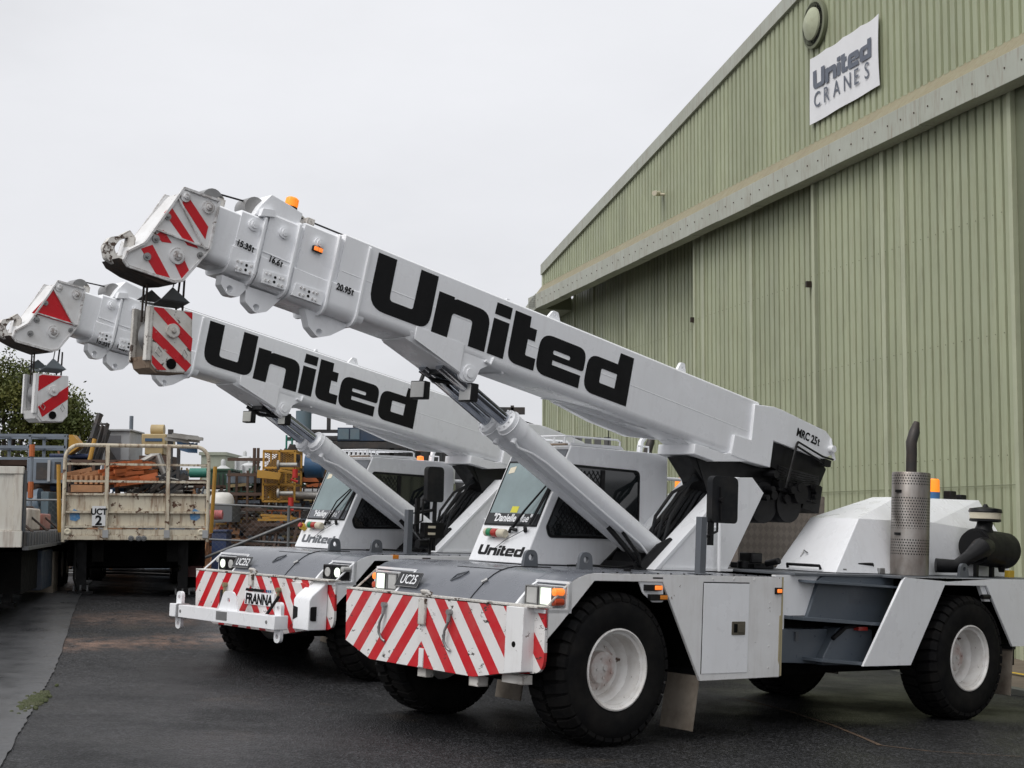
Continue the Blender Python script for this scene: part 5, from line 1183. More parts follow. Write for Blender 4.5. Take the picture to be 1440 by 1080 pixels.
# pale cabinet
x0, x1, z0, z1 = px([(-11.074, 4.581), (-10.333, 3.509)])
cb = TH(MB().box(x0, x1, 41.5, 43, z0, z1).box(x0-.04, x1+.05, 41.42, 43, z1, z1+.05), 'steel_cabinet', LGR, 'pale grey upright steel cabinet with an open face, left of the tan hopper', 'cabinet', bevel=.01)
MB().box(x0+.12, x1-.24, 41.48, 41.5, z0+.1, z1-.12).build('cabinet_opening', P_((.14, .14, .15), 'cabinet_shade', rough=.8), cb)
MB().prism([(x0+.10, z1-.3), (x0+.55, z0+.1), (x0+.35, z0+.1), (x0+.10, z0+.4)], 'Y', 41.44, 41.47).build('leaning_sheet', DGR, cb)
# tan hopper with valve
q = [(-9.893, 4.481), (-9.239, 4.142), (-9.747, 4.691), (-9.4, 4.502), (-9.945, 4.291), (-9.153, 3.763)]
x0, x1, z0, z1 = q[0][0], q[1][0], q[1][1], q[0][1]
hp_ = TH(MB().box(x0, x1, 41, 42.2, z0+.02, z1).box(x0+.08, x1-.08, 41.05, 42.1, z0-.22, z0), 'hopper', TAN, 'tan hopper machine with a round valve on top', 'hopper', bevel=.03)
MB().tube([(q[2][0], 41.5, q[2][1]-.08), (q[3][0], 41.5, q[2][1]-.08)], [.15, .15], 16).tube([(q[2][0]+.1, 41.5, q[2][1]-.08), (q[2][0]+.22, 41.5, q[2][1]-.08)], .11, 16).box((x0+x1)/2-.09, (x0+x1)/2+.09, 41.4, 41.6, z1, q[2][1]).build('valve', TAN, hp_)
MB().box(x0+.1, x1-.1, 40.98, 41, z1-.20, z1-.12).build('blue_band', BLUE, hp_)
MB().box(q[4][0], q[5][0], 41.0, 42.2, z0-.60, z0-.24).build('hopper_base', BROWN, hp_, bevel=.01)
# orange stacks seen through the headboard rails
for i, (c1, mt, lab, nb_) in enumerate((([(-11.056, 3.406), (-10.194, 3.232)], ORG2, 'row of rusty orange channels on the upper shelf, at the left', 24), ([(-10.992, 3.187), (-10.22, 2.872)], ORG2, 'upright rusty orange channels stacked on the lower shelf', 26), ([(-10.095, 3.641), (-9.437, 3.32)], ORG, 'bright orange rack beams piled in the middle of the yard', 24), ([(-10.107, 3.346), (-9.309, 3.027)], ORG, 'lower heap of bright orange rack beams', 16))):
    x0, x1, z0, z1 = px(c1); b = MB()
    if i == 1:
        for k in range(nb_): x = x0+(x1-x0)*k/nb_; b.box(x, x+.03, 38.4, 39.2, z0, z0+(z1-z0)*.55)
        for k in range(6): x = x0+(x1-x0)*k/6; b.box(x+.05, x+.12, 38.5, 39.2, z0+.2, z1+.1)
    else:
        for k in range(nb_):
            t = rn.random(); x = x0+(x1-x0)*rn.random(); z = z0+(z1-z0)*rn.random()
            b.beam((x-.30, 38.6+rn.random()*.6, z-.05), (x+.30, 39.0+rn.random(), z+.10*rn.uniform(.2, 1)), .05, .09)
    TH(b, 'beam_pile', mt, lab, 'beam pile')
TH(lattice(*[(v) for v in px([(-11.348, 3.687), (-9.518, 2.75)])], 39.5, 1.3, .07, 3, 3), 'storage_rack', BROWN, 'rusty storage rack holding the orange channels', 'rack')
# bent pipes
b = MB(); q = [(-9.614, 3.683), (-9.358, 3.832), (-9.211, 3.87), (-9.013, 3.353), (-8.855, 2.948), (-9.368, 3.499), (-9.333, 2.853), (-9.516, 3.498), (-9.151, 2.946), (-9.687, 3.645), (-9.742, 2.944), (-8.998, 2.763)]
V3 = lambda p, y=40: (p[0], y, p[1])
b.tube([V3(q[0]), V3(q[1]), V3(q[2]), V3(q[3]), V3(q[4])], .09, 10).tube([V3(q[5]), V3(q[6])], .07, 10).tube([V3(q[7], 39.8), V3(q[5], 39.8), V3(q[8], 39.9)], .05, 8).tube([V3(q[9]), V3(q[0])], .05, 8)
for k in range(16):
    x = rn.uniform(q[10][0], q[11][0]); z = rn.uniform(q[11][1], q[0][1]-.3); b.tube([(x, 39.7, z), (x+rn.gauss(0, .3), 39.9, z+rn.gauss(0, .2))], rn.uniform(.02, .05), 6)
TH(b, 'pipe_heap', PIPE, 'heap of bent bare steel pipes right of the orange beams', 'pipes')
q = [(-9.592, 3.253), (-8.746, 2.751)]; x0, x1, z0, z1 = px(q)
TH(beams(MB(), 34, ((x0+x1)/2, 40, z0+.2), (.6, .2, .5), .9, .045, (.5, .5, .25), rn), 'scrap_heap', DGR, 'dark tangle of scrap under the bent pipes', 'scrap')
# blue hanging scrap at the right end of the headboard
q = [(-8.965, 4.39), (-8.267, 3.874), (-8.792, 4.15), (-8.573, 2.765)]
b = MB().beam((q[2][0]-.1, 40, q[0][1]+.15), (q[2][0]-.1, 40, q[3][1]), .12).beam((q[2][0]+.12, 40, q[0][1]-.1), (q[2][0]+.12, 40, q[3][1]), .08)
TH(b, 'steel_column', DGR, 'pair of dark upright columns right of the tan hopper', 'columns')
TH(beams(MB(), 14, ((q[0][0]+q[1][0])/2+.1, 40, q[0][1]-.08), (1, .1, -.1), .7, .05, (.25, .2, .07), rn), 'pipe_bundle', PIPE, 'bundle of thin grey pipes reaching out from the columns', 'pipes')
b = MB()
for k in range(5): b.prism([(q[1][0]-.45+.07*k, q[1][1]+.35-.02*k), (q[1][0]-.3+.09*k, q[1][1]+.33), (q[1][0]-.1+.04*k, q[1][1]+.05), (q[1][0]-.35+.05*k, q[1][1]+.12)], 'Y', 39.9+.05*k, 39.92+.05*k)
TH(b, 'sheet_scrap', BLUE, 'crumpled blue sheet scrap hanging from the pipe bundle', 'scrap')
(a, b) = [(-11.413, 5.299), (-11.389, 4.445)]
TH(MB().tube([(a[0], 46, gz(a[0], 46)), (a[0], 46, a[1])], .06, 8), 'mast', BGREY, 'thin grey mast standing behind the pale cabinet', 'mast')
# far shed and tanks
x0, x1, z0, z1 = px([(-15.154, 5.394), (-13.998, 3.322)])
TH(MB().box(x0, x1, 75, 85, 0, z1).box(x0-.1, x1+.1, 74.9, 85, z1, z1+.15), 'far_shed', P_((.30, .32, .26), 'shed_cladding', rough=.7, dirt=.3), 'pale green far shed behind the tanks', 'shed')
x0, x1, z0, z1 = px([(-15.246, 3.878), (-14.131, 3.238)])
TH(MB().box(x0, x1+3, 70, 80, 0, z1), 'low_building', P_((.42, .42, .38), 'render_pale', rough=.8, dirt=.3), 'low pale building seen through the headboard rails', 'building')
for (c1, y, lab, nm, dome) in (([(-9.469, 3.913), (-8.687, 3.695)], 48, 'wide pale tank with a conical roof, left of the three', 0, .32), ([(-9.967, 4.506), (-9.259, 3.519)], 55, 'tallest pale tank with a round cap on its roof', 0, .12), ([(-8.848, 4.084), (-8.298, 3.163)], 50, 'short pale tank in front of the tallest tank', 0, .1)):
    x0, x1, z0, z1 = px(c1); r_ = (x1-x0)/2; cx = (x0+x1)/2
    tk = TH(MB().lathe([(r_, 0), (r_, z0 if nm else z1-dome), (r_*.6, z1-dome*.3), (r_*.2, z1), (0, z1)], Matrix.Translation((cx, y+r_, 0)), 36), 'storage_tank', TANKW, lab, 'tank', 'pale tanks beyond the yard', ang=50)
    MB().lathe([(r_*.2, z1-.02), (r_*.2, z1+.14), (r_*.1, z1+.2), (0, z1+.2)], Matrix.Translation((cx, y+r_, 0)), 16).build('tank_cap', TANKW, tk)
    MB().tube([(cx-r_*.6, y-.02, z1-dome-2), (cx-r_*.6, y-.02, z1-dome)], .03, 6).build('tank_pipe', LGR, tk)
# green machine
x0, x1, z0, z1 = px([(-8.085, 3.503), (-7.488, 3.07)])
gm = TH(MB().box(x0, x1, 41, 42.5, z0, z1).box(x0-.05, x1+.05, 40.95, 42.5, z1, z1+.06), 'pump_set', DGREEN, 'dark green pump set on the rack above the white dome', 'machine', bevel=.01)
MB().tube([(x0-.55, 41.3, z1-.05), (x0, 41.3, z1-.05)], .13, 14).build('teal_tube', TEAL, gm)
for k in range(5): MB().beam((x0+.12*k+.05, 40.94, z0+.05), (x0+.12*k+.05, 40.94, z1-.08), .03).build('rib', DGR, gm)
x0, x1, z0, z1 = px([(-8.353, 3.075), (-7.282, 2.128)])
TH(lattice(x0, x1, z0, z1, 40.6, 1.8, .07, 3, 4, True), 'storage_rack', BROWN, 'rusty storage rack under the dark green pump set', 'rack')
# white dome, pink motor, blue bin
x0, x1, z0, z1 = px([(-7.71, 2.892), (-7.077, 2.591)])
r_ = (x1-x0)/2; dm = TH(MB().lathe([(r_, z0), (r_*.98, z0+.15), (r_*.85, z1-.06), (r_*.6, z1), (0, z1+.01)], Matrix.Translation(((x0+x1)/2, 39.3, 0)), 32), 'fibreglass_cover', P_((.66, .64, .60), 'fibreglass_white', rough=.4, dirt=.2), 'white fibreglass dome cover sitting on a grey crate', 'cover', ang=60)
TH(MB().box(x0-.05, x1+.05, 38.8, 40, z0-.45, z0-.005), 'grey_crate', P_((.12, .13, .14), 'crate_grey', rough=.6, dirt=.4), 'dark grey crate under the white dome cover', 'crate', bevel=.01)
(a, b) = [(-7.486, 2.317), (-7.118, 2.319)]
mt = TH(MB().tube([(a[0], 38, a[1]), (b[0], 38, b[1])], [.115, .115], 18), 'electric_motor', PINK, 'faded red electric motor beside the mustard post', 'motor')
for k in range(6): MB().cyl((a[0]+.05+.05*k, 38, a[1]), (a[0]+.065+.05*k, 38, a[1]), .125, seg=18).build('fin', PINK, mt)
MB().box(a[0]-.10, a[0], 37.9, 38.1, a[1]-.25, a[1]+.15).build('mount', MUST, mt)
x0, x1, z0, z1 = px([(-7.373, 1.951), (-7.012, 1.483)])
TH(MB().box(x0, x1, 38, 38.7, gz(x0, 38), z1).box(x0-.03, x1+.03, 37.97, 38.72, z1-.06, z1+.005), 'wheelie_bin', NAVY, 'navy blue bin behind the fence under the red motor', 'bin', bevel=.02)
# rust columns and racks further right
cols = [(-7.34, 2.955), (-7.13, 3.51), (-6.934, 3.881), (-6.715, 4.03), (-6.524, 2.775), (-6.32, 3.699), (-6.11, 2.409), (-5.973, 2.962), (-7.165, 1.669)]
b = MB()
for i in range(0, 7):
    x = cols[0][0]+i*.16; b.beam((x, 40+.2*(i % 3), gz(x, 40)), (x, 40+.2*(i % 3), cols[1][1]-.2*rn.random()), .06)
for z in (.3, .8, 1.2, 1.7, 2.1): b.beam((cols[0][0]-.05, 40, cols[8][1]+z), (cols[0][0]+1.0, 40, cols[8][1]+z), .08)
TH(b, 'storage_rack', BROWN, 'dark rust rack with close uprights between the dome and the yellow cage', 'rack')
(a, b) = [(-6.865, 4.116), (-6.838, 2.79)]
TH(MB().tube([(a[0], 41, a[1]), (a[0], 41, b[1])], .045, 8).tube([(a[0]+.10, 41, a[1]), (a[0]+.10, 41, b[1])], .04, 8), 'pole_pair', BROWN, 'two thin rusty poles left of the yellow cage', 'poles')
# yellow cage
x0, x1, z0, z1 = px([(-6.374, 3.971), (-5.565, 2.68)])
cg = TH(lattice(x0, x1, z0, z1, 39.5, 1.2, .05, 2, 3), 'mesh_cage', MUST, 'mustard yellow mesh cage standing in the scrap', 'cage')
b = MB()
k = x0-2.2
while k < x1:
    for sg in (1, -1):
        a_ = Vector((k, 39.6, z0)); c_ = Vector((k+sg*2.0, 39.6, z1))
        if sg < 0: a_.x += 2.2; c_.x += 2.2
        # clip to the cage
        pts = [a_.lerp(c_, t/40) for t in range(41)]; pts = [p for p in pts if x0 < p.x < x1]
        if len(pts) > 1: b.beam(pts[0], pts[-1], .012)
    k += .085
b.build('cage_mesh', MUST, cg)
q = [(-6.443, 3.467), (-5.931, 3.216), (-5.897, 3.343), (-5.663, 3.417)]
TH(MB().prism([(q[0][0], q[0][1]), (q[1][0]+.1, q[0][1]-.08), (q[1][0]+.05, q[1][1]), (q[0][0]-.02, q[1][1]+.05)], 'Y', 39.0, 39.4).beam((q[1][0], 39.1, q[0][1]), (q[1][0]+.55, 39.1, q[0][1]-.12), .07), 'yellow_guard', MUST, 'mustard sheet guard hanging on the front of the yellow cage', 'guard', bevel=.01)
TH(beams(MB(), 8, (q[1][0]+.1, 39, q[1][1]-.95), (1, .1, 0), .8, .035, (.25, .2, .06), rn), 'beam_pile', MUST, 'mustard beams piled below the yellow cage', 'beam pile')
TH(beams(MB(), 30, ((x0+x1)/2-.3, 40.9, z1-.55), (.5, .1, 1), 1.5, .08, (.4, .3, .2), rn), 'scrap_heap', DGR, 'dark scrap heap behind the yellow cage', 'scrap')
for i, (c1, lab) in enumerate((([(-5.913, 3.581), (-5.411, 3.584)], 'upper flanged pipe with red valve beside the yellow cage'), ([(-5.9, 2.865), (-5.506, 2.867)], 'lower flanged pipe beside the yellow cage'))):
    (a, b) = c1
    fp = TH(MB().tube([(a[0], 38.8, a[1]), (b[0], 38.8, b[1])], .06, 12).cyl((a[0], 38.8, a[1]), (a[0]+.05, 38.8, a[1]), .125, seg=18), 'flanged_pipe', PIPE, lab, 'pipe')
    MB().cyl((b[0]-.05, 38.8, b[1]-.1), (b[0]-.05, 38.8, b[1]-.32), .07, seg=12).tube([(b[0]-.05, 38.8, b[1]-.3), (b[0]-.15, 38.8, b[1]-.36), (b[0]+.02, 38.8, b[1]-.42)], .035, 8).build('red_valve', P_((.45, .02, .015), 'valve_red', rough=.5), fp)
# rusty portal structure with container deck
q = [(-5.909, 4.461), (-5.713, 2.136), (-5.681, 4.755), (-5.268, 2.138), (-1.553, 4.814), (-0.563, 2.161)]
b = MB().box(q[0][0], q[0][0]+.16, 42, 42.3, .5, q[0][1]).box(q[2][0]+.1, q[2][0]+.38, 42.2, 42.5, .5, q[2][1]-.3).box(q[3][0]-.12, q[3][0], 42.4, 42.6, .5, q[2][1]-.2)
TH(b, 'steel_column', BROWN, 'brown rusty I-columns right of the flanged pipes', 'columns', bevel=.01)
TH(beams(MB(), 26, ((q[0][0]+q[3][0])/2, 43, 2.3), (.2, .1, 1), 1.6, .09, (.3, .4, 1.0), rn), 'scrap_heap', MUST, 'mustard and rust coloured scrap heap between the columns', 'scrap')
(a, b) = [(-5.31, 3.611), (-5.123, 3.612)]
TH(MB().tube([(a[0]-.12, 40.5, a[1]), (b[0]+.15, 40.5, b[1])], [.30, .30], 24), 'steel_drum', BLUE, 'blue steel drum lying under the cylinder of the far crane', 'drum', ang=50)
q = [(-6.038, 5.206), (-1.626, 4.9), (-5.46, 4.759), (-5.089, 4.557), (-5.839, 3.048), (-2.027, 4.082), (-4.562, 4.723), (-4.067, 4.358), (-2.437, 4.407)]
b = MB()
for z in (0, -.22): b.box(q[0][0]-.4, q[1][0]+3, 43.8, 44.0, q[2][1]+z-.06, q[2][1]+z+.03)
for k in range(9): x = q[0][0]+k*.75; b.box(x, x+.10, 43.8, 43.95, q[2][1], q[0][1]+.3); b.box(x+.3, x+.42, 43.9, 44.1, .6, q[2][1])
b.box(q[0][0], q[1][0]+2, 43.8, 44, q[0][1]+.05, q[0][1]+.25)
TH(b, 'steel_gantry', DGR, 'dark steel gantry of beams and posts behind the far crane', 'gantry', bevel=.008)
b = MB()
for k in range(30): x = q[0][0]+.6+k*.28; b.box(x, x+.20, 44.6, 44.65, .6, q[3][1]+.1)
b.box(q[0][0]+.5, q[1][0]+3.5, 44.65, 46, .6, q[3][1]+.1)
TH(b, 'corrugated_shed', P_((.14, .145, .15), 'shed_grey', rough=.6, dirt=.6, dirtc=(.08, .06, .05)), 'grey ribbed shed behind the steel gantry', 'shed')
x0, x1, z0, z1 = px([(-4.885, 4.799), (-2.719, 4.425)])
ct = TH(MB().box(x0, x1, 43.0, 43.7, z0, z1), 'site_office', NAVY2, 'blue cabin window unit up on the gantry', 'cabin', bevel=.01)
MB().box(x0+.02, x0+.32, 42.97, 43.0, z0+.04, z1-.04).box(x0+.36, x0+.62, 42.97, 43.0, z0+.04, z1-.04).build('cabin_window', LBLUE, ct)
MB().box(x0-.05, x1+.1, 42.9, 43.1, z0-.2, z0-.03).build('cabin_sill', DGR, ct)
x0, x1, z0, z1 = px([(-6.143, 5.255), (-5.735, 4.738)])
TH(MB().tube([((x0+x1)/2+.1, 43, z0), ((x0+x1)/2+.1, 43, z1)], .22, 20), 'upright_drum', LBLUE, 'light blue upright drum at the left end of the gantry', 'drum', ang=50)
(a, b) = [(-6.369, 4.598), (-6.361, 4.195)]
b = MB().tube([(a[0], 43.4, .6), (a[0], 43.4, a[1])], .03, 6).tube([(a[0]+.16, 43.4, .6), (a[0]+.16, 43.4, a[1])], .03, 6)
for k in range(14): b.tube([(a[0], 43.4, a[1]-.15-.25*k), (a[0]+.16, 43.4, a[1]-.15-.25*k)], .015, 5)
TH(b, 'ladder', TEAL, 'green ladder standing left of the gantry', 'ladder')
# miscellaneous low scrap along the fence
low = [(-11.5, BROWN), (-10.0, ORG2), (-8.6, BGREY), (-7.4, ORG2), (-6.3, BROWN), (-5.2, BROWN), (-4.3, ORG2), (-3.4, DGR), (-2.6, BROWN), (-1.6, BGREY), (-.6, BROWN)]
nm = ['far left', 'left of the duct', 'under the duct', 'behind the middle trailer, left', 'behind the middle trailer', 'behind the middle trailer, right', 'below the red motor', 'below the yellow cage', 'under the flanged pipes', 'below the columns', 'below the blue cabin']
for (x, m_), w_ in zip(low, nm):
    b = MB(); zg = gz(x, 40)
    for k in range(5): b.box(x-.55, x+.5, 38.6+.3*k, 38.65+.3*k, zg+.1+.02*k, zg+.22+.12*k)
    beams(b, 26, (x, 39.2, zg+.75), (1, .2, .05), .9, .05, (.35, .4, .65), rn); beams(b, 10, (x, 39.2, zg+.75), (.1, .2, 1), 1.2, .045, (.45, .4, .3), rn)
    TH(b, 'scrap_heap', m_, 'low heap of steel scrap along the fence, '+w_, 'scrap', 'low scrap heaps along the fence')

# mixed stacks filling the yard between the larger pieces
PAL_ = [ORG, ORG2, MUST, BROWN, DGR, BGREY, BLUE, DGREEN, LGR, TAN, PIPE, NAVY, BROWN, DGR, BROWN, DGR, ORG2, BROWN, BGREY]
stk = [([(-11.717, 3.884)][0], 'green and brown stack left of the black slats', 3), ([(-8.988, 2.96)][0], 'mixed stack right of the dark scrap tangle', 4), ([(-8.458, 2.776)][0], 'mixed stack behind the right mustard stake', 5), ([(-7.746, 1.939)][0], 'low mixed stack beside the navy bin', 6), ([(-7.206, 2.969)][0], 'mixed stack left of the two rusty poles', 7), ([(-7.002, 2.129)][0], 'low rusty stack right of the navy bin', 8), ([(-6.691, 2.504)][0], 'mixed stack below the two rusty poles', 9), ([(-6.253, 2.133)][0], 'low stack beneath the mustard beams', 10), ([(-5.885, 2.508)][0], 'grey and rust stack right of the flanged pipes', 11), ([(-5.519, 2.977)][0], 'rust coloured stack beside the blue drum', 12), ([(-12.333, 2.01)][0], 'low mixed stack in front of the duct', 13), ([(-10.67, 2.765)][0], 'mixed stack behind the rusty headboard', 14), ([(-6.934, 3.382)][0], 'stack of grey pipe ends near the short tank', 15), ([(-7.478, 2.5)][0], 'small stack right of the red motor', 16)]
stk += [([(-12.631, 3.411)][0], 'brown and grey stack beside the blue grey housing', 23), ([(-12.357, 2.787)][0], 'stack between the duct and the rusty headboard', 24), ([(-11.908, 3.493)][0], 'narrow stack under the black slats', 25), ([(-10.534, 3.421)][0], 'stack below the pale cabinet', 26), ([(-9.634, 3.504)][0], 'stack below the tan hopper', 27), ([(-8.964, 3.35)][0], 'tall stack right of the dark columns', 28), ([(-8.534, 2.571)][0], 'stack left of the grey crate', 29), ([(-7.631, 3.357)][0], 'dark stack between the tanks and the poles', 30), ([(-7.189, 2.812)][0], 'brown stack under the poles, leaning right', 31), ([(-6.734, 2.58)][0], 'stack in front of the yellow cage', 32), ([(-6.357, 3.363)][0], 'grey stack behind the upper flanged pipe', 33), ([(-5.91, 3.561)][0], 'tall brown stack right of the yellow cage', 34), ([(-5.466, 2.82)][0], 'stack under the blue drum', 35), ([(-5.183, 3.447)][0], 'dark stack right of the blue drum', 36)]
for (p_, lab, sd_) in stk:
    q_ = p_; r2 = random.Random(sd_*7); zg = gz(q_[0], 40)
    root = thing('scrap_stack', lab, 'scrap', loc=(q_[0], 40.6 if sd_ < 20 else 42.4, zg), group='mixed scrap stacks behind the fence')
    top = q_[1]-zg
    z = .05; k = 0
    while z < top:
        h = r2.uniform(.12, .3); kind = r2.choice('bbcpfl'); b = MB(); w_ = r2.uniform(.25, .6)
        ox = r2.uniform(-.15, .15)
        if kind == 'b': beams(b, 9, (ox, 0, z+h/2), (1, r2.uniform(-.3, .3), r2.uniform(-.08, .08)), w_*2, .05, (.2, .4, h*.4), r2); nm_ = 'steel_bars'
        elif kind == 'c': b.box(ox-w_, ox+w_, -.3, .3, z, z+h*.9).box(ox-w_-.02, ox+w_+.02, -.32, .32, z+h*.8, z+h*.93); nm_ = 'steel_box'
        elif kind == 'p':
            for j in range(4): b.tube([(ox-w_+j*.03, -.3+.16*j, z+h*.5), (ox+w_, -.3+.16*j, z+h*.5)], h*.35, 12)
            nm_ = 'pipe_row'
        elif kind == 'f':
            for j in range(5): b.beam((ox-w_+j*w_*.5, -.3, z), (ox-w_+j*w_*.5, -.3, z+h), .04)
            b.box(ox-w_, ox+w_, -.33, .3, z+h-.04, z+h).box(ox-w_, ox+w_, -.33, .3, z, z+.03); nm_ = 'steel_frame'
        else: b.prism([(ox-w_, z), (ox+w_, z), (ox+w_*.6, z+h), (ox-w_*.2, z+h*.8)], 'Y', -.3, -.2); nm_ = 'steel_plate'
        b.build(nm_, r2.choice(PAL_), root); z += h; k += 1
    b = MB()
    for j in range(5): b.beam((r2.uniform(-.4, .4), r2.uniform(-.2, .3), top*.5), (r2.uniform(-.5, .5), r2.uniform(-.2, .3), top+r2.uniform(.0, .3)), r2.uniform(.02, .05))
    b.build('loose_bars', r2.choice(PAL_), root)

# ------------------------------------------------------------------ trailers
TRW = paint('trailer_white_rusty', (.58, .53, .42), .6, dirt=.6, dirtc=(.42, .33, .22), dscale=1.6, streak=.9, chips=.80, chipc=(.09, .04, .02), cscale=5, edge=.03)
TRW2 = paint('trailer_white', (.62, .60, .54), .55, dirt=.5, dirtc=(.45, .38, .28), dscale=1.2, streak=.45, chips=.42, cscale=5, edge=.02)
TRB = paint('trailer_blue_dark', (.02, .035, .06), .5, dirt=.5)
def road_wheel(par, x, y, z, r_, w, M=None):
    t = MB().tube([(x-w/2, y, z), (x-w/2+.03, y, z), (x+w/2-.03, y, z), (x+w/2, y, z)], [r_*.9, r_, r_, r_*.9], 28).build('wheel', RUB, par)
    MB().cyl((x-w/2-.01, y, z), (x+w/2+.01, y, z), r_*.5, seg=18).build('rim', HUBM, t)
def trailer_mid():
    Y = 27.5
    q = [(-7.846, 2.044), (-5.533, 2.055), (-7.864, 2.623), (-5.578, 2.635), (-7.92, 3.406), (-5.565, 3.418), (-7.785, 3.492), (-5.662, 3.477), (-7.841, 1.876), (-5.498, 1.887), (-7.16, 1.701), (-6.063, 1.685), (-8.007, 3.151), (-5.459, 3.164)]
    xL, xR = q[0][0]-.06, q[1][0]+.06; zb = q[0][1]; zp = q[2][1]; zt = q[6][1]; zd = q[8][1]
    cx = (xL+xR)/2; zg = gz(cx, Y); xL = cx-(cx-xL)*1.025; xR = cx+(xR-cx)*1.025
    t = thing('flatbed_trailer', 'rusty white flatbed trailer with a railed headboard and the sign UCT 2, parked facing us', 'trailer', M=Matrix.Translation((cx, Y, 0)) @ Matrix.Rotation(R(13.2), 4, 'Z') @ Matrix.Translation((-cx, -Y, 0)))
    hb = MB().box(xL+.04, xR-.04, Y, Y+.06, zb, zp).build('headboard', TRW, t, bevel=.006)
    fr_ = MB()
    r_ = .25
    pts = [(xL, zd-.1), (xL, zt-r_)]+[(xL+r_-r_*math.cos(a*PI/12), zt-r_+r_*math.sin(a*PI/12)) for a in range(1, 6)]+[(xL+r_, zt), (xR-r_, zt)]+[(xR-r_+r_*math.sin(a*PI/12), zt-r_+r_*math.cos(a*PI/12)) for a in range(1, 6)]+[(xR, zt-r_), (xR, zd-.1)]
    fr_.tube([(a, Y-.03, b) for a, b in pts], .035, 10)
    w = xR-xL
    for fx in (.29, .715): fr_.box(xL+w*fx-.035, xL+w*fx+.035, Y-.07, Y-.0, zd-.05, zt)
    for z in (q[2][1], (zt+zp)/2+.10, (zt*1.0+zp*2)/3-.06): fr_.box(xL, xR, Y-.045, Y-.002, z-.02, z+.02)
    for z in (zb+.01, (zb+zp)/2-.02): fr_.box(xL, xR, Y-.05, Y-.003, z-.025, z+.015)
    fr_.build('rail_frame', TRW, t)
    MB().box(xL, xR, Y-.04, Y+.02, zd+.02, zb-.04).box(xL-.03, xR+.03, Y-.06, Y+10.5, zd-.06, zd+.02).build('deck_beam', TRW, t, bevel=.004)
    for fx in (.29, .715, .985): MB().box(xL+w*fx-.05, xL+w*fx+.05, Y-.09, Y-.04, zd-.02, zb-.05).build('bracket', LGR, t)
    for fx in (.03, .955): MB().lathe([(.05, .0), (.06, .02), (.04, .03), (.0, .02)], axis_M((xL+w*fx, Y-.04, (zd+zb)/2), (0, -1, 0)), 14).build('corner_lamp', CREAM, t)
    for dx in (-.08, .05, .14): MB().lathe([(.05, .0), (.05, .03), (.02, .04), (0, .03)], axis_M((cx+dx, Y-.06, zd-.03), (0, -1, 0)), 12).build('air_coupling', GAL, t)
    s = MB().box(xL+w*.195, xL+w*.288, Y-.085, Y-.075, zb+.02, zb+.37).build('sign_plate', P_((.72, .73, .74), 'sign_white', rough=.5, dirt=.2), t)
    put(text_mb('UCT', .15, .003, bold=.006, align='CENTER', sx=.92), frame((xL+w*.2415, Y-.087, zb+.22), (1, 0, 0), (0, 0, 1))).build('sign_lettering', BLACKD, s)
    put(text_mb('2', .23, .003, bold=.008, align='CENTER'), frame((xL+w*.2415, Y-.087, zb+.04), (1, 0, 0), (0, 0, 1))).build('sign_lettering', BLACKD, s)
    for fx, z in ((.045, .12), (.88, .14)): 
        MB().prism(arc_poly([(xL+w*fx, zb+z), (xL+w*fx+.10, zb+z-.02), (xL+w*fx+.17, zb+z+.03), (xL+w*fx+.15, zb+z+.15), (xL+w*fx+.06, zb+z+.20), (xL+w*fx-.01, zb+z+.1)]), 'Y', Y-.006, Y-.002).build('painted_mark', P_((.05, .20, .42), 'blue_mark', rough=.5, dirt=.5, dirtc=(.5, .5, .45), dscale=12), t)
    for sx, nmx in ((-1, xL-.10), (1, xR+.10)):
        MB().tube([(nmx-.02*sx, Y+.3, zb-.1), (nmx+.03*sx, Y+.3, q[12][1])], .035, 8).build('yellow_stake', MUST, t)
    MB().box(cx-.75, cx-.55, Y+.2, Y+10.3, zd-.45, zd-.06).box(cx+.55, cx+.75, Y+.2, Y+10.3, zd-.45, zd-.06).box(cx-1.2, cx+1.25, Y+.9, Y+3.0, zd-.55, zd-.07).box(xL+.1, xR-.1, Y+3, Y+10, zd-.16, zd-.07).box(cx+.8, xR-.02, Y+1.0, Y+3.2, zd-.95, zd-.3).tube([(cx-1.0, Y+4, zg+.62), (cx+1.0, Y+4, zg+.62)], .22).build('chassis', DARK, t)
    MB().box(cx+.95, xR-.04, Y+.9, Y+.99, zd-.75, zd-.1).build('side_locker', P_((.07, .02, .02), 'oxide_red', rough=.7), t)
    for lx in (-.95, .85):
        g_ = gz(cx+lx, Y+.8)
        MB().box(cx+lx-.09, cx+lx+.09, Y+.7, Y+.88, g_+.10, zd-.1).tube([(cx+lx-.1, Y+.6, g_+.5), (cx+lx+.15*(-1 if lx < 0 else 1), Y+1.3, zd-.3)], .04, 6).box(cx+lx-.12, cx+lx+.12, Y+.66, Y+.92, g_+.08, g_+.16).box(cx+lx-.22, cx+lx+.22, Y+.62, Y+.96, g_, g_+.05).build('landing_leg', BLK, t)
        for k in (-.12, 0, .12): MB().box(cx+lx+k-.015, cx+lx+k+.015, Y+.62, Y+.66, g_+.04, g_+.16).build('leg_foot', GAL, t)
    MB().tube([(cx-1.05, Y+.3, zd-.1), (xL+.2, Y+.2, zd-.75), (cx-.95, Y+.25, zd-1.02)], .025, 6).tube([(cx-.95, Y+.25, zd-.95), (cx-1.12, Y+.1, zd-1.45)], .03, 6).build('winding_handle', BLK, t)
    for yy in (6.2, 7.5, 8.8):
        for sx in (-1, 1):
            for dx in (.86, 1.15): road_wheel(t, cx+sx*dx, Y+yy, gz(cx+sx*dx, Y+yy)+.5, .5, .26)
    MB().tube([(cx-.9, Y+9.8, zg+.55), (cx+1.0, Y+9.8, zg+.50)], .04).build('rear_bar', BLK, t)
    return t
trailer_mid()
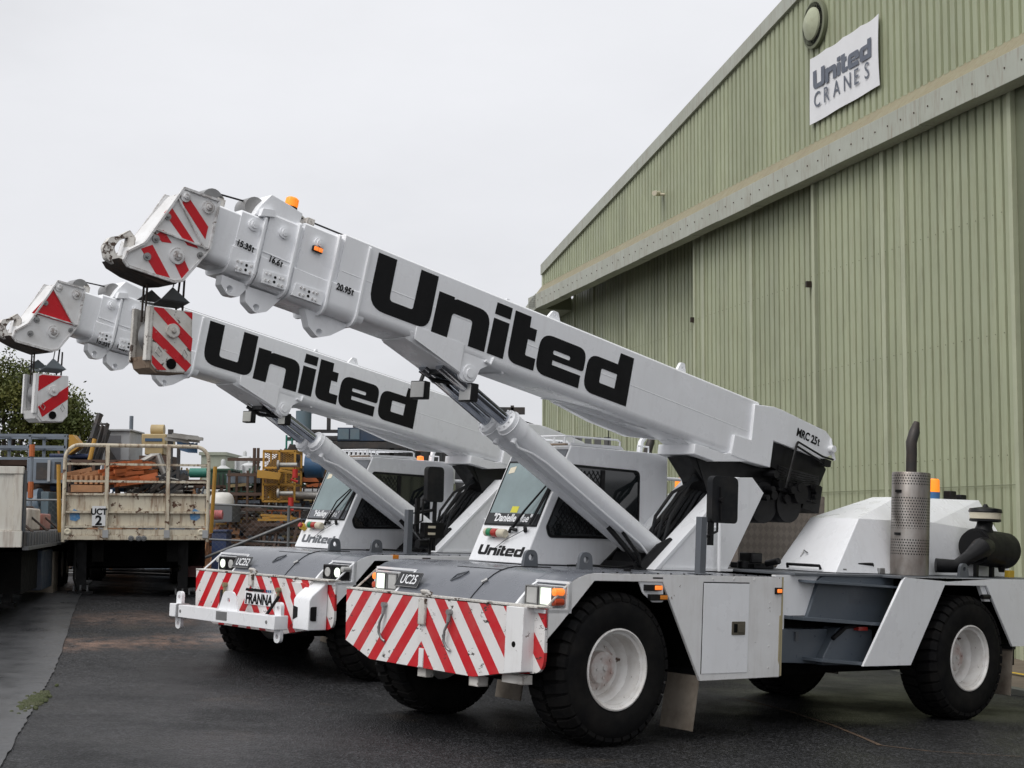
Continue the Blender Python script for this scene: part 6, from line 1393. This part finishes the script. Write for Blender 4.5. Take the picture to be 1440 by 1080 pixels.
def trailer_left():
    q = [(-7.102, 2.933), (-7.063, 1.779), (-7.281, 0.94), (-6.38, 1.711)]
    Y = 22.4; xR = q[0][0]; zt = q[0][1]; zd = q[1][1]; xL = xR-2.5; cx = (xL+xR)/2; zg = gz(cx, Y)
    M = Matrix.Translation((xR, Y, 0)) @ Matrix.Rotation(R(11.5), 4, 'Z') @ Matrix.Translation((-xR, -Y, 0))
    t = thing('flatbed_trailer', 'flatbed trailer with a plain white headboard box at the left edge', 'trailer', M=M)
    hb = MB().box(xL, xR-.07, Y, Y+.07, zd, zt).box(xL, xR, Y-.03, Y+.10, zt-.11, zt).box(xL, xR, Y-.03, Y+.06, zd-.02, zd+.22).build('headboard', TRW2, t, bevel=.008)
    MB().box(xR-.13, xR-.01, Y-.02, Y+.04, zd+.22, zt-.11).build('headboard_edge', TRW2, hb, bevel=.005)
    MB().box(xR-.04, xR+.005, Y+.05, Y+.42, zd, zt-.05).build('headboard_side', TRB, hb)
    L = 9.5
    MB().box(xL, xR+.02, Y+.1, Y+L, zd-.02, zd+.20).build('deck', DGR, t)
    rv_ = MB()
    for k in range(22): rv_.box(xR+.02, xR+.06, Y+.5+k*.42, Y+.62+k*.42, zd-.0, zd+.2)
    rv_.box(xR, xR+.08, Y+.1, Y+L, zd-.06, zd-.01).build('tie_rail', GAL, t)
    MB().box(cx-.7, cx-.5, Y+.3, Y+L, zd-.45, zd-.02).box(xR-.75, xR-.5, Y+.3, Y+L, zd-.45, zd-.02).box(xL, xR-.1, Y+1.0, Y+4.2, zg+.55, zd-.1).build('chassis', DARK, t)
    MB().box(xR-.30, xR-.02, Y+3.4, Y+5.2, zg+.50, zd-.12).build('side_box', TRB, t, bevel=.02)
    MB().box(xR-.50, xR-.0, Y+5.3, Y+6.2, zg+.35, zd-.18).build('guard', FLAP, t, bevel=.02)
    g_ = gz(xR-.55, Y+3)
    MB().box(xR-.58, xR-.44, Y+2.9, Y+3.05, g_+.05, zd).box(xR-.64, xR-.38, Y+2.8, Y+3.15, g_, g_+.08).build('landing_leg', BLK, t)
    MB().box(xR-2.0, xR-1.84, Y+.8, Y+.98, g_+.05, zd).build('landing_leg', BLK, t)
    for yy in (6.5, 7.8, 9.1):
        for dx in (.2, .50): road_wheel(t, xR-dx, Y+yy, gz(xR, Y+yy)+.5, .5, .26)
        for dx in (2.0, 2.3): road_wheel(t, xR-dx, Y+yy, gz(xR, Y+yy)+.5, .5, .26)
    # chains over the load
    for k in range(3):
        MB().tube([(xR+.03, Y+1.2+k*2.4, zd+.2), (xR-.5, Y+1.5+k*2.4, zd+.62), (xR-1.4, Y+1.5+k*2.4, zd+.65)], .02, 6).build('load_chain', RUSTY2, t)
    return xR, Y, zd, M
xR, TY, zd, MT = trailer_left()
PAL = P_((.55, .50, .44), 'pale_block', rough=.7, dirt=.6, dirtc=(.3, .2, .15), dscale=2, chips=.35)
for i, (x, y, w, l, h, m_, lab) in enumerate(((xR-.95, TY+1.2, .7, 1.8, .36, PAL, 'pale chipped counterweight block on the left trailer deck, nearest the headboard'), (xR-1.0, TY+3.3, .75, 1.9, .38, PAL, 'pale counterweight block in the middle of the left trailer deck'), (xR-.95, TY+5.6, .7, 1.6, .30, P_((.30, .12, .10), 'dull_red_block', rough=.7, dirt=.5), 'dull red steel block towards the rear of the left trailer deck'))):
    b_ = MB().box(x, x+w, y, y+l, zd+.20, zd+.20+h); b_ = tag(b_.build('counterweight', m_, M=MT, bevel=.03), lab, 'counterweight')
    MB().tube([(x+.1, y+.3, zd+.2+h), (x+.1, y+.3, zd+.26+h), (x+.1, y+.6, zd+.26+h), (x+.1, y+.6, zd+.2+h)], .02, 6).build('lifting_eye', RUSTY2, b_)
tb = tag(MB().box(xR-1.0, xR-.45, TY+5.0, TY+5.5, zd+.5, zd+.56).box(xR-.95, xR-.9, TY+5.05, TY+5.1, zd+.2, zd+.5).box(xR-.55, xR-.5, TY+5.4, TY+5.45, zd+.2, zd+.5).build('timber_stand', P_((.40, .30, .17), 'timber', rough=.8, dirt=.4), M=MT), 'small timber stand on the left trailer between the blocks', 'stand')

# ------------------------------------------------------------------ tree
def leaf_mat():
    m, nt, b = new_mat('foliage')
    oi = N(nt, 'ShaderNodeObjectInfo'); c = ramp(nt, noise(nt, .55, 4, .6), [(.3, (.035, .05, .014)), (.5, (.075, .09, .022)), (.72, (.17, .155, .035))])
    nt.links.new(c, b.inputs['Base Color']); b.inputs['Roughness'].default_value = .6; b.inputs['Specular IOR Level'].default_value = .25
    return m
LEAF = leaf_mat(); BARK = P_((.06, .045, .035), 'bark', rough=.9, dirt=.4)
def tree(x, y, blobs, seed, label, n=240):
    r_ = random.Random(seed); t = thing('tree', label, 'tree', loc=(x, y, 0))
    tr = MB().tube([(0, 0, 0), (.1, 0, 1.5), (-.1, .1, 3.2), (.2, 0, 5.0)], [.32, .26, .2, .12], 10)
    for bx_, by_, bz_, br_ in blobs: tr.tube([(0, .05, 2.4), (bx_*.5, by_*.5, bz_*.7), (bx_, by_, bz_)], [.14, .09, .03], 6)
    tr.build('trunk', BARK, t)
    lv = MB()
    for bx_, by_, bz_, br_ in blobs:
        # clumps over each limb
        for c_ in range(int(46*br_)):
            th = r_.uniform(0, 2*PI); ph = math.acos(r_.uniform(-1, 1)); rr = br_*r_.uniform(.35, 1.0)**.8
            cx_, cy_, cz_ = bx_+rr*math.sin(ph)*math.cos(th), by_+rr*math.sin(ph)*math.sin(th), bz_+rr*math.cos(ph)*.85
            for k in range(n//5):
                p = Vector((cx_+r_.gauss(0, .20), cy_+r_.gauss(0, .20), cz_+r_.gauss(0, .15))); s = r_.uniform(.04, .085)
                u = Vector((r_.gauss(0, 1), r_.gauss(0, 1), r_.gauss(0, 1))).normalized(); v = u.cross(Vector((r_.gauss(0, 1), r_.gauss(0, 1), r_.gauss(0, 1)))).normalized()
                o_ = len(lv.v); lv.v += [tuple(p-u*s), tuple(p+v*s*.5), tuple(p+u*s), tuple(p-v*s*.5)]; lv.f.append((o_, o_+1, o_+2, o_+3))
    me = bpy.data.meshes.new('crown'); me.from_pydata(lv.v, [], lv.f); me.materials.append(LEAF)
    cr = bpy.data.objects.new('crown', me); col.objects.link(cr); cr.parent = t
q = [(-17.436, 7.751), (-16.714, 7.877), (-15.948, 6.665), (-14.982, 6.67), (-14.417, 5.583), (-15.905, 5.334), (-17.014, 6.054), (-18.041, 7.748), (-18.109, 6.291), (-14.932, 5.049)]
bx0 = q[1][0]-.4
tree(bx0, 52, [(q[1][0]-bx0-.1, 0, q[1][1]-1.4, 1.3), (q[3][0]-bx0-.45, .3, q[3][1]-.55, .9), (q[4][0]-bx0-.75, -.3, q[4][1]-.1, .9), (q[3][0]-bx0-.2, .2, q[3][1]-1.2, 1.0), (q[3][0]-bx0+.1, .1, q[3][1]-1.9, .9), (q[5][0]-bx0, .6, q[5][1]-.2, 1.4), (q[2][0]-bx0-.3, -.4, q[2][1]-.5, 1.1), (q[6][0]-bx0-.3, .2, q[6][1], 1.3), (q[7][0]-bx0, 0, q[7][1]-.6, 1.4), (q[8][0]-bx0, .5, q[8][1], 1.4), (q[9][0]-bx0-.5, 0, q[9][1]-.6, 1.2), (q[6][0]-bx0, 0, q[6][1]-1.6, 1.5)], 21, 'broad olive green tree beyond the scrap at the left')

# ------------------------------------------------------------------ light, sky, camera
w = bpy.data.worlds.new('World'); scene.world = w; w.use_nodes = True; nt = w.node_tree
bg = nt.nodes['Background']; SUN_EL, SUN_ROT = R(48), R(226)
sky = N(nt, 'ShaderNodeTexSky', sky_type='NISHITA', sun_disc=False, sun_elevation=SUN_EL, sun_rotation=SUN_ROT)
sky.air_density = 1; sky.dust_density = 4
tc = N(nt, 'ShaderNodeTexCoord'); sp = N(nt, 'ShaderNodeSeparateXYZ'); nt.links.new(tc.outputs['Generated'], sp.inputs[0])
cl = ramp(nt, sp.outputs[2], [(0.0, (6.9, 7.0, 7.35)), (.12, (7.2, 7.25, 7.55)), (.35, (7.9, 7.95, 8.2)), (1.0, (11.5, 11.6, 11.9))])
nz = noise(nt, 2.2, 6, .55, coord='Generated', stretch=(1, 1, 2.4))
cv = ramp(nt, nz, [(.34, .90), (.5, .99), (.66, 1.04)])
mm = N(nt, 'ShaderNodeMix', data_type='RGBA', blend_type='MULTIPLY'); mm.inputs[0].default_value = 1
nt.links.new(cl, mm.inputs[6]); nt.links.new(cv, mm.inputs[7])
out = mix(nt, .93, sky.outputs[0], mm.outputs[2])
nt.links.new(out, bg.inputs[0]); bg.inputs[1].default_value = .115
sd = bpy.data.lights.new('sun', 'SUN'); sd.energy = 1.4; sd.angle = R(40); sd.color = (1, .98, .95)
so = bpy.data.objects.new('sun', sd); col.objects.link(so)
so.rotation_euler = (R(90)-SUN_EL, 0, R(180)-SUN_ROT)
cd = bpy.data.cameras.new('camera'); cam = bpy.data.objects.new('camera', cd); col.objects.link(cam)
cd.sensor_width = 36; cd.lens = 2160/1440*36; cd.clip_end = 3000; cd.clip_start = .1
cam.matrix_world = Matrix(((CAM_R[0], CAM_U[0], -CAM_F[0], 0), (CAM_R[1], CAM_U[1], -CAM_F[1], 0), (CAM_R[2], CAM_U[2], -CAM_F[2], 2.14), (0, 0, 0, 1)))
scene.camera = cam
scene.view_settings.view_transform = 'Standard'; scene.view_settings.look = 'None'; scene.view_settings.gamma = 1; scene.view_settings.exposure = 0
